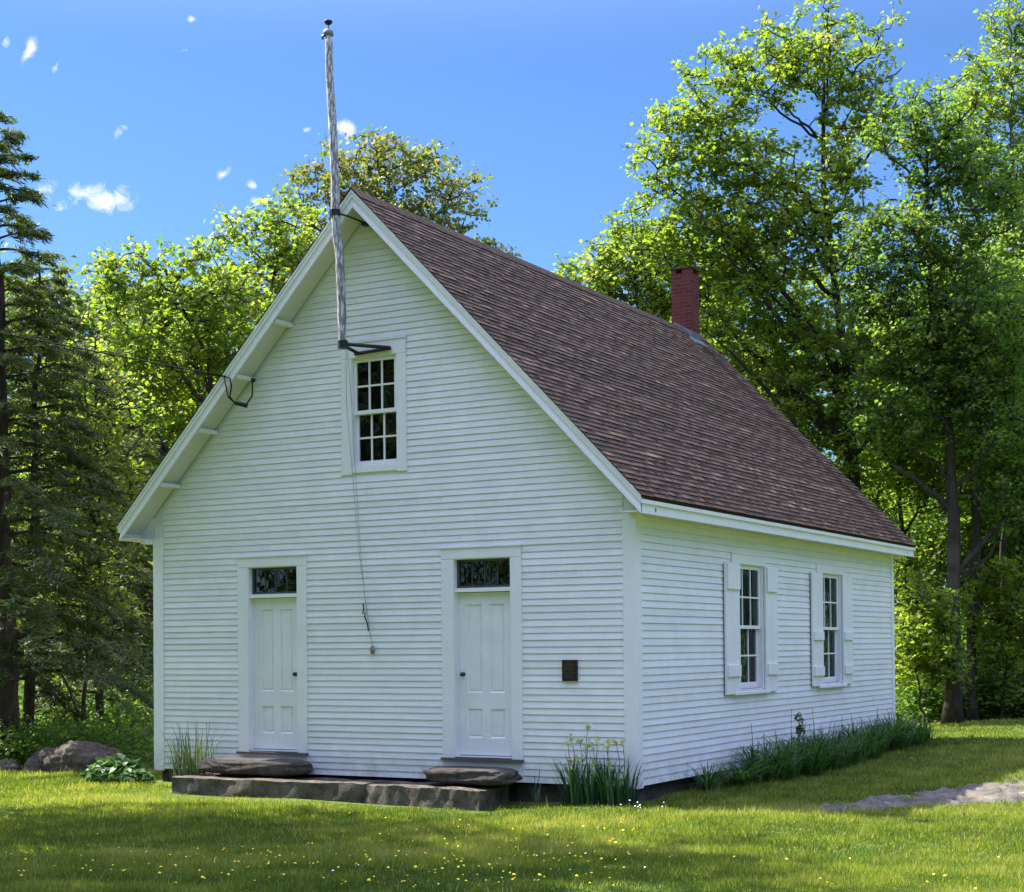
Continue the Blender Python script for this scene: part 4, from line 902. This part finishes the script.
TREES = True
if TREES:
    # left side
    hemlock('hemlock', 'tall dark hemlock cut off by the left edge of the photo', 8, 27, -6, 112, 150, 101, 1.5, .19, dens=1.3)
    hemlock('hemlock', 'slimmer young hemlock standing just right of the tall one', 27, 28.5, 40, 250, 110, 102, 1.1, .10, dens=1.2)
    hemlock('hemlock', 'drooping hemlock behind the left eave', 100, 31, 95, 330, 90, 103, .9, .08, dens=1.0)
    hemlock('hemlock', 'small shaded hemlock close beside the left rear corner', 133, 34, 140, 430, 70, 104, .8, .06, dens=.8)
    decid('maple_tree', 'bright yellow green maple rising over the left rake', 'maple', 200, 36, [(150, 292, 52, 45), (200, 285, 38, 42), (112, 285, 32, 32), (170, 350, 70, 50), (120, 400, 80, 60), (230, 330, 50, 60), (95, 470, 80, 60), (70, 560, 70, 60)], MT['maple'], MT['bark'], 201, [(215, 480), (205, 360), (165, 270)], 420, 82, .135, .40, .62, .2, .17, 18)
    decid('maple_tree', 'loose airy maple between the left maple and the gable peak', 'maple', 260, 39, [(250, 255, 45, 42), (290, 228, 38, 36), (240, 320, 60, 50), (300, 290, 50, 60), (215, 265, 22, 25), (200, 400, 80, 70)], MT['maple'], MT['bark'], 202, [(270, 450), (262, 330), (275, 235)], 330, 78, .135, .40, .6, .2, .18, 16)
    decid('oak_tree', 'bronze tinged oak crown showing behind the gable peak', 'oak', 400, 44, [(345, 195, 55, 45), (420, 195, 58, 50), (385, 158, 50, 30), (462, 235, 42, 32), (325, 240, 60, 50), (500, 252, 16, 18), (400, 260, 90, 50), (365, 310, 120, 60)], MT['oak'], MT['bark'], 203, [(395, 480), (392, 330), (385, 190)], 470, 76, .14, .42, .5, .24, .24, 22, flat=.25)
    decid('young_beech', 'airy young tree with sunlit yellow green sprays among the hemlocks', 'tree', 82, 29.5, [(60, 430, 55, 70), (105, 500, 50, 60), (40, 330, 40, 50), (75, 590, 60, 50), (120, 420, 35, 50)], MT['maple'], MT['bark'], 216, [(84, 560), (80, 450), (70, 330)], 190, 60, .10, .42, .6, .2, .05, 14)
    decid('understory_tree', 'slender shaded understory tree left of the schoolhouse', 'tree', 60, 37, [(60, 640, 60, 50), (110, 600, 50, 60), (30, 560, 40, 60), (130, 660, 30, 40)], MT['wood'], MT['bark'], 204, None, 120, 110, .16, .55, .5, .25, .07, 8)
    # right side
    decid('maple_tree', 'bright low maple crown behind the roof left of the chimney', 'maple', 655, 47, [(590, 285, 36, 28), (632, 262, 40, 32), (615, 300, 50, 40), (660, 250, 35, 25), (690, 300, 50, 50), (570, 300, 20, 20)], MT['maple'], MT['bark'], 205, [(650, 480), (640, 360), (632, 250)], 260, 82, .15, .42, .68, .18, .2, 16)
    decid('maple_tree', 'tallest open crowned maple rising behind the chimney', 'maple', 862, 37, [(830, 55, 58, 52), (772, 70, 52, 48), (718, 78, 38, 42), (690, 125, 46, 42), (664, 172, 36, 38), (720, 160, 60, 60), (672, 235, 60, 42), (720, 250, 75, 50), (790, 220, 90, 75), (862, 130, 42, 60), (760, 330, 80, 65), (830, 395, 75, 65), (890, 22, 8, 10), (725, 30, 9, 9), (820, 480, 60, 60)], MT['maple'], MT['bark'], 206, [(856, 560), (846, 440), (836, 300), (826, 180), (828, 60)], 820, 78, .125, .36, .55, .2, .2, 28, sub=5)
    decid('maple_tree', 'spreading maple limb tree leaning left behind the rear roof edge', 'maple', 835, 39, [(735, 280, 50, 50), (770, 400, 60, 60), (705, 330, 30, 40), (800, 330, 50, 60), (850, 500, 50, 60)], MT['maple'], MT['bark'], 207, [(815, 520), (795, 420), (765, 330), (715, 240)], 150, 110, .14, .5, .5, .22, .13, 10)
    decid('ash_tree', 'dense dark green tree right of the tall open maple', 'tree', 952, 34.5, [(912, 125, 42, 42), (945, 150, 45, 60), (985, 190, 45, 60), (925, 235, 62, 55), (900, 320, 62, 70), (965, 330, 62, 80), (900, 410, 55, 50), (985, 420, 50, 60), (870, 270, 35, 45), (1015, 480, 35, 45)], MT['dark'], MT['bark'], 208, [(955, 560), (948, 440), (935, 320), (928, 140)], 760, 74, .105, .37, .55, .24, .2, 26)
    decid('ash_tree', 'light green tree crown filling the upper right corner', 'tree', 1050, 40, [(1005, 75, 52, 60), (975, 110, 28, 50), (1015, 150, 60, 60), (1050, 60, 60, 60), (1000, 230, 50, 60), (1060, 250, 60, 80), (1000, 30, 30, 22), (1030, 5, 40, 30), (1070, 380, 60, 90)], MT['maple'], MT['bark_grey'], 209, [(1045, 500), (1035, 320), (1015, 150)], 420, 85, .12, .42, .5, .2, .22, 20)
    decid('tree', 'grey trunked tree between the dark tree and right edge', 'tree', 982, 38, [(985, 300, 60, 60), (1000, 390, 60, 50), (960, 430, 50, 35)], MT['dark'], MT['bark'], 210, [(975, 560), (968, 440), (985, 300)], 190, 120, .12, .5, .6, .22, .14, 12)
    decid('tree', 'slim tree right beside the rear corner of the schoolhouse', 'tree', 915, 40, [(900, 440, 45, 50), (930, 480, 38, 40), (880, 380, 50, 60), (905, 560, 28, 26)], MT['maple'], MT['bark'], 211, [(908, 560), (900, 440), (885, 340)], 170, 110, .13, .5, .45, .22, .11, 10)
    decid('tree', 'leaning dark trunked tree just right of the dark green tree', 'tree', 972, 36, [(990, 330, 45, 55), (960, 380, 45, 50), (1005, 430, 40, 35)], MT['dark'], MT['bark'], 214, [(968, 560), (980, 440), (992, 330)], 150, 110, .12, .45, .55, .2, .13, 9)
    decid('tree', 'slender trunk with a high crown at the far right of the wood', 'tree', 1003, 41, [(1010, 340, 45, 60), (1020, 420, 40, 50)], MT['maple'], MT['bark'], 215, [(1000, 560), (1006, 440), (1012, 330)], 130, 110, .13, .45, .5, .2, .10, 8)
    decid('sapling', 'leafy sapling in the hedge of brush at the far right', 'sapling', 1000, 36, [(1000, 640, 30, 35), (985, 600, 28, 40), (1020, 610, 30, 50)], MT['maple'], MT['bark'], 212, None, 70, 110, .12, .4, .5, .2, .035, 6)
    decid('sapling', 'bright sapling at the wood edge behind the rear corner', 'sapling', 925, 34, [(925, 620, 25, 40), (935, 660, 25, 25), (912, 660, 14, 25)], MT['maple'], MT['bark'], 213, None, 60, 110, .12, .4, .55, .2, .035, 6)
    # more trunks deeper in the wood, individually placed
    back = [(-60, 44), (55, 47), (120, 52), (180, 50), (880, 50), (935, 46), (968, 52), (1015, 46), (1060, 49), (1100, 42), (780, 56), (700, 58), (520, 60), (440, 62), (330, 58), (-120, 40), (905, 58), (1000, 60)]
    src = []
    for i in range(3):
        q = decid('forest_tree', 'slender forest tree standing back in the wood behind the clearing', 'tree', [880, 935, 55][i], [50, 46, 47][i], [([880, 935, 55][i], 330, 75, 60), ([880, 935, 55][i]+20, 430, 80, 70), ([880, 935, 55][i]-15, 540, 65, 60)], MT['wood'] if i != 1 else MT['dark'], MT['bark_grey'], 300+i, None, 170, 90, .2, .6, .5, .25, .16, 12, 'forest trees beyond the clearing')
        src.append(q)
    used = {(880, 50), (935, 46), (55, 47)}
    for i, (px_, D_) in enumerate(back):
        if (px_, D_) in used: continue
        s_ = src[i % 3]; r = s_.copy(); COL.objects.link(r); p = P(px_, 700, D_); r.location = (p[0], p[1], float(H(p[0], p[1]))); r.rotation_euler.z = i*1.7; k = random.uniform(.85, 1.1); r.scale = (k, k, k*random.uniform(.95, 1.1))
        for ch_ in s_.children:
            c_ = ch_.copy(); COL.objects.link(c_); c_.parent = r; c_.matrix_parent_inverse = ch_.matrix_parent_inverse.copy()
    # shade trees that stand left of the picture and dapple the foreground lawn
    sh = []
    for i, (x, y, h, rr_, n_) in enumerate(((-3.7, -4.3, 18, 2.2, 34), (-1.7, -5.9, 16.5, 2.3, 42), (-.2, -7.6, 15, 2.4, 44), (1.2, -9.2, 13.5, 2.4, 46), (3.0, -11.0, 12, 2.6, 44))):
        rg = np.random.default_rng(400+i); T = thing('shade_tree', 'broadleaf tree left of the camera shading the lawn', 'tree', (x, y, float(H(x, y))), 'shade trees left of the lawn')
        C = []
        while len(C) < n_*2:
            d = rg.normal(size=3); d /= np.linalg.norm(d); C.append(np.array([x, y, h*.60])+d*rg.random()**.4*np.array([rr_, rr_, h*.40]))
        C = np.array(C); b = MB(); b.tube([(x, y, -.3), (x+.1, y, h*.4), (x, y+.1, h*.9)], [.2, .14, .04], 8)
        for c in C: b.tube([(x, y, max(2, c[2]-1.2)), tuple(c)], [.03, .01], 4, .5, False)
        b.build('trunk', MT['bark'], T, True); nn = 95*len(C); ci = rg.integers(0, len(C), nn)
        leafs('crown', T, C[ci]+rg.normal(size=(nn, 3))*np.array([.30, .30, .2]), .15, MT['maple'], rg.random(nn), .5)
    # undergrowth: brush at the wood's edge
    def brush(name, label, boxes, mat, per, size, tm):
        Cc = []
        for (x0_, x1_, D0, D1, z1_, n_) in boxes:
            for _ in range(n_):
                D_ = random.uniform(D0, D1); p = P(random.uniform(x0_, x1_), 700, D_); g_ = float(H(p[0], p[1]))
                if -1.0 < p[0] < W+1 and -.5 < p[1] < L+.8: continue
                Cc.append((p[0], p[1], g_+z1_*random.random()**.8))
        Cc = np.array(Cc); nn = per*len(Cc); ci = RNG.integers(0, len(Cc), nn); ct_ = RNG.normal(0, .2, len(Cc))
        pos = Cc[ci]+RNG.normal(size=(nn, 3))*np.array([.22, .22, .14]); pos[:, 2] = np.maximum(pos[:, 2], H(pos[:, 0], pos[:, 1])+.02)
        o = leafs(name, None, pos, size, mat, np.clip(tm+ct_[ci]+RNG.normal(0, .15, nn), 0, 1), .6); tag(o, label, 'undergrowth', kind='stuff')
    brush('undergrowth', 'leafy undergrowth at the edge of the wood left of the schoolhouse', [(-90, 140, 25.8, 30, .5, 230), (-90, 160, 30, 40, 1.2, 300)], MT['dark'], 70, .085, .25)
    brush('undergrowth', 'lighter leafy saplings and brush deep in the wood at left', [(30, 190, 36, 46, 3.8, 420)], MT['maple'], 70, .13, .5)
    brush('undergrowth', 'sunlit brush along the wood edge behind the right lawn', [(905, 1120, 36, 41, 1.1, 420), (880, 1150, 40, 47, 2.6, 500), (860, 1180, 46, 54, 6.5, 800)], MT['dark'], 75, .12, .35)
    # far wood
    K = 150000; px = RNG.uniform(-420, 1450, K); D_ = RNG.uniform(62, 84, K); c = cP[None]+D_[:, None]*cF[None]+(D_*(px-512)/FPX)[:, None]*cR[None]
    xx, yy = c[:, 0], c[:, 1]; g_ = H(xx, yy); ang = (px)/150.; top = 10.0+1.5*np.sin(ang*2.1)+1.2*np.sin(ang*5.3+1)+.8*np.sin(ang*11+2); top = np.where(px < 300, top, top-.5)
    zz = g_+top*RNG.random(K)**.85; cell = vnoise(np.stack([xx*.35, yy*.35, zz*.5], 1), 91); k_ = cell > -.22
    pos = np.stack([xx, yy, zz], 1)[k_]; o = leafs('far_wood', None, pos, .42, MT['wood'], np.clip(.42+.5*cell[k_]+RNG.normal(0, .18, k_.sum()), 0, 1), .4); tag(o, 'far green wood closing the view behind all the trees', 'woodland', kind='stuff')
    # the wood on the other sides of the clearing (seen in the panes)
    K = 90000; th_ = RNG.uniform(R_(-165), R_(84), K); rr_ = RNG.uniform(36, 48, K); xx = 9+rr_*np.cos(th_); yy = -3+rr_*np.sin(th_); g_ = H(xx, yy)
    top = 13+2*np.sin(th_*7)+1.5*np.sin(th_*17+1); zz = g_+top*RNG.random(K)**.9; cell = vnoise(np.stack([xx*.35, yy*.35, zz*.5], 1), 92); k_ = cell > -.3
    o = leafs('surrounding_wood', None, np.stack([xx, yy, zz], 1)[k_], .55, MT['wood'], np.clip(.42+.5*cell[k_], 0, 1), .4); tag(o, 'wood around the clearing beyond the camera side', 'woodland', kind='stuff')
    # dead twig at the top right and a fallen branch at left
    b = MB(); 
    q0 = P(868, 110, 37)
    for pts_ in ([(868, 110), (878, 92), (886, 78), (896, 56)], [(878, 92), (870, 80), (866, 70)], [(886, 78), (896, 74), (902, 68)], [(874, 100), (864, 92)]):
        b.tube([P(a, c_, 36.5) for a, c_ in pts_], [.03, .02, .014, .008][:len(pts_)], 5)
    tw = b.build('dead_branch', MT['bark_grey'], None); big = [o for o in bpy.data.objects if o.get('label', '').startswith('tallest open')][0]; tw.parent = big; tw.matrix_parent_inverse = big.matrix_world.inverted()
    b = MB(); b.tube([P(a, c_, 28) for a, c_ in ((52, 690), (62, 703), (75, 716), (86, 734))], [.03, .04, .045, .05], 7); b.tube([P(a, c_, 28) for a, c_ in ((60, 672), (70, 690), (80, 718))], [.02, .03, .03], 6)
    tag(b.build('fallen_branch', MT['bark_grey'], None, True), 'bare slanting branch lying in brush behind the large boulder', 'branch')
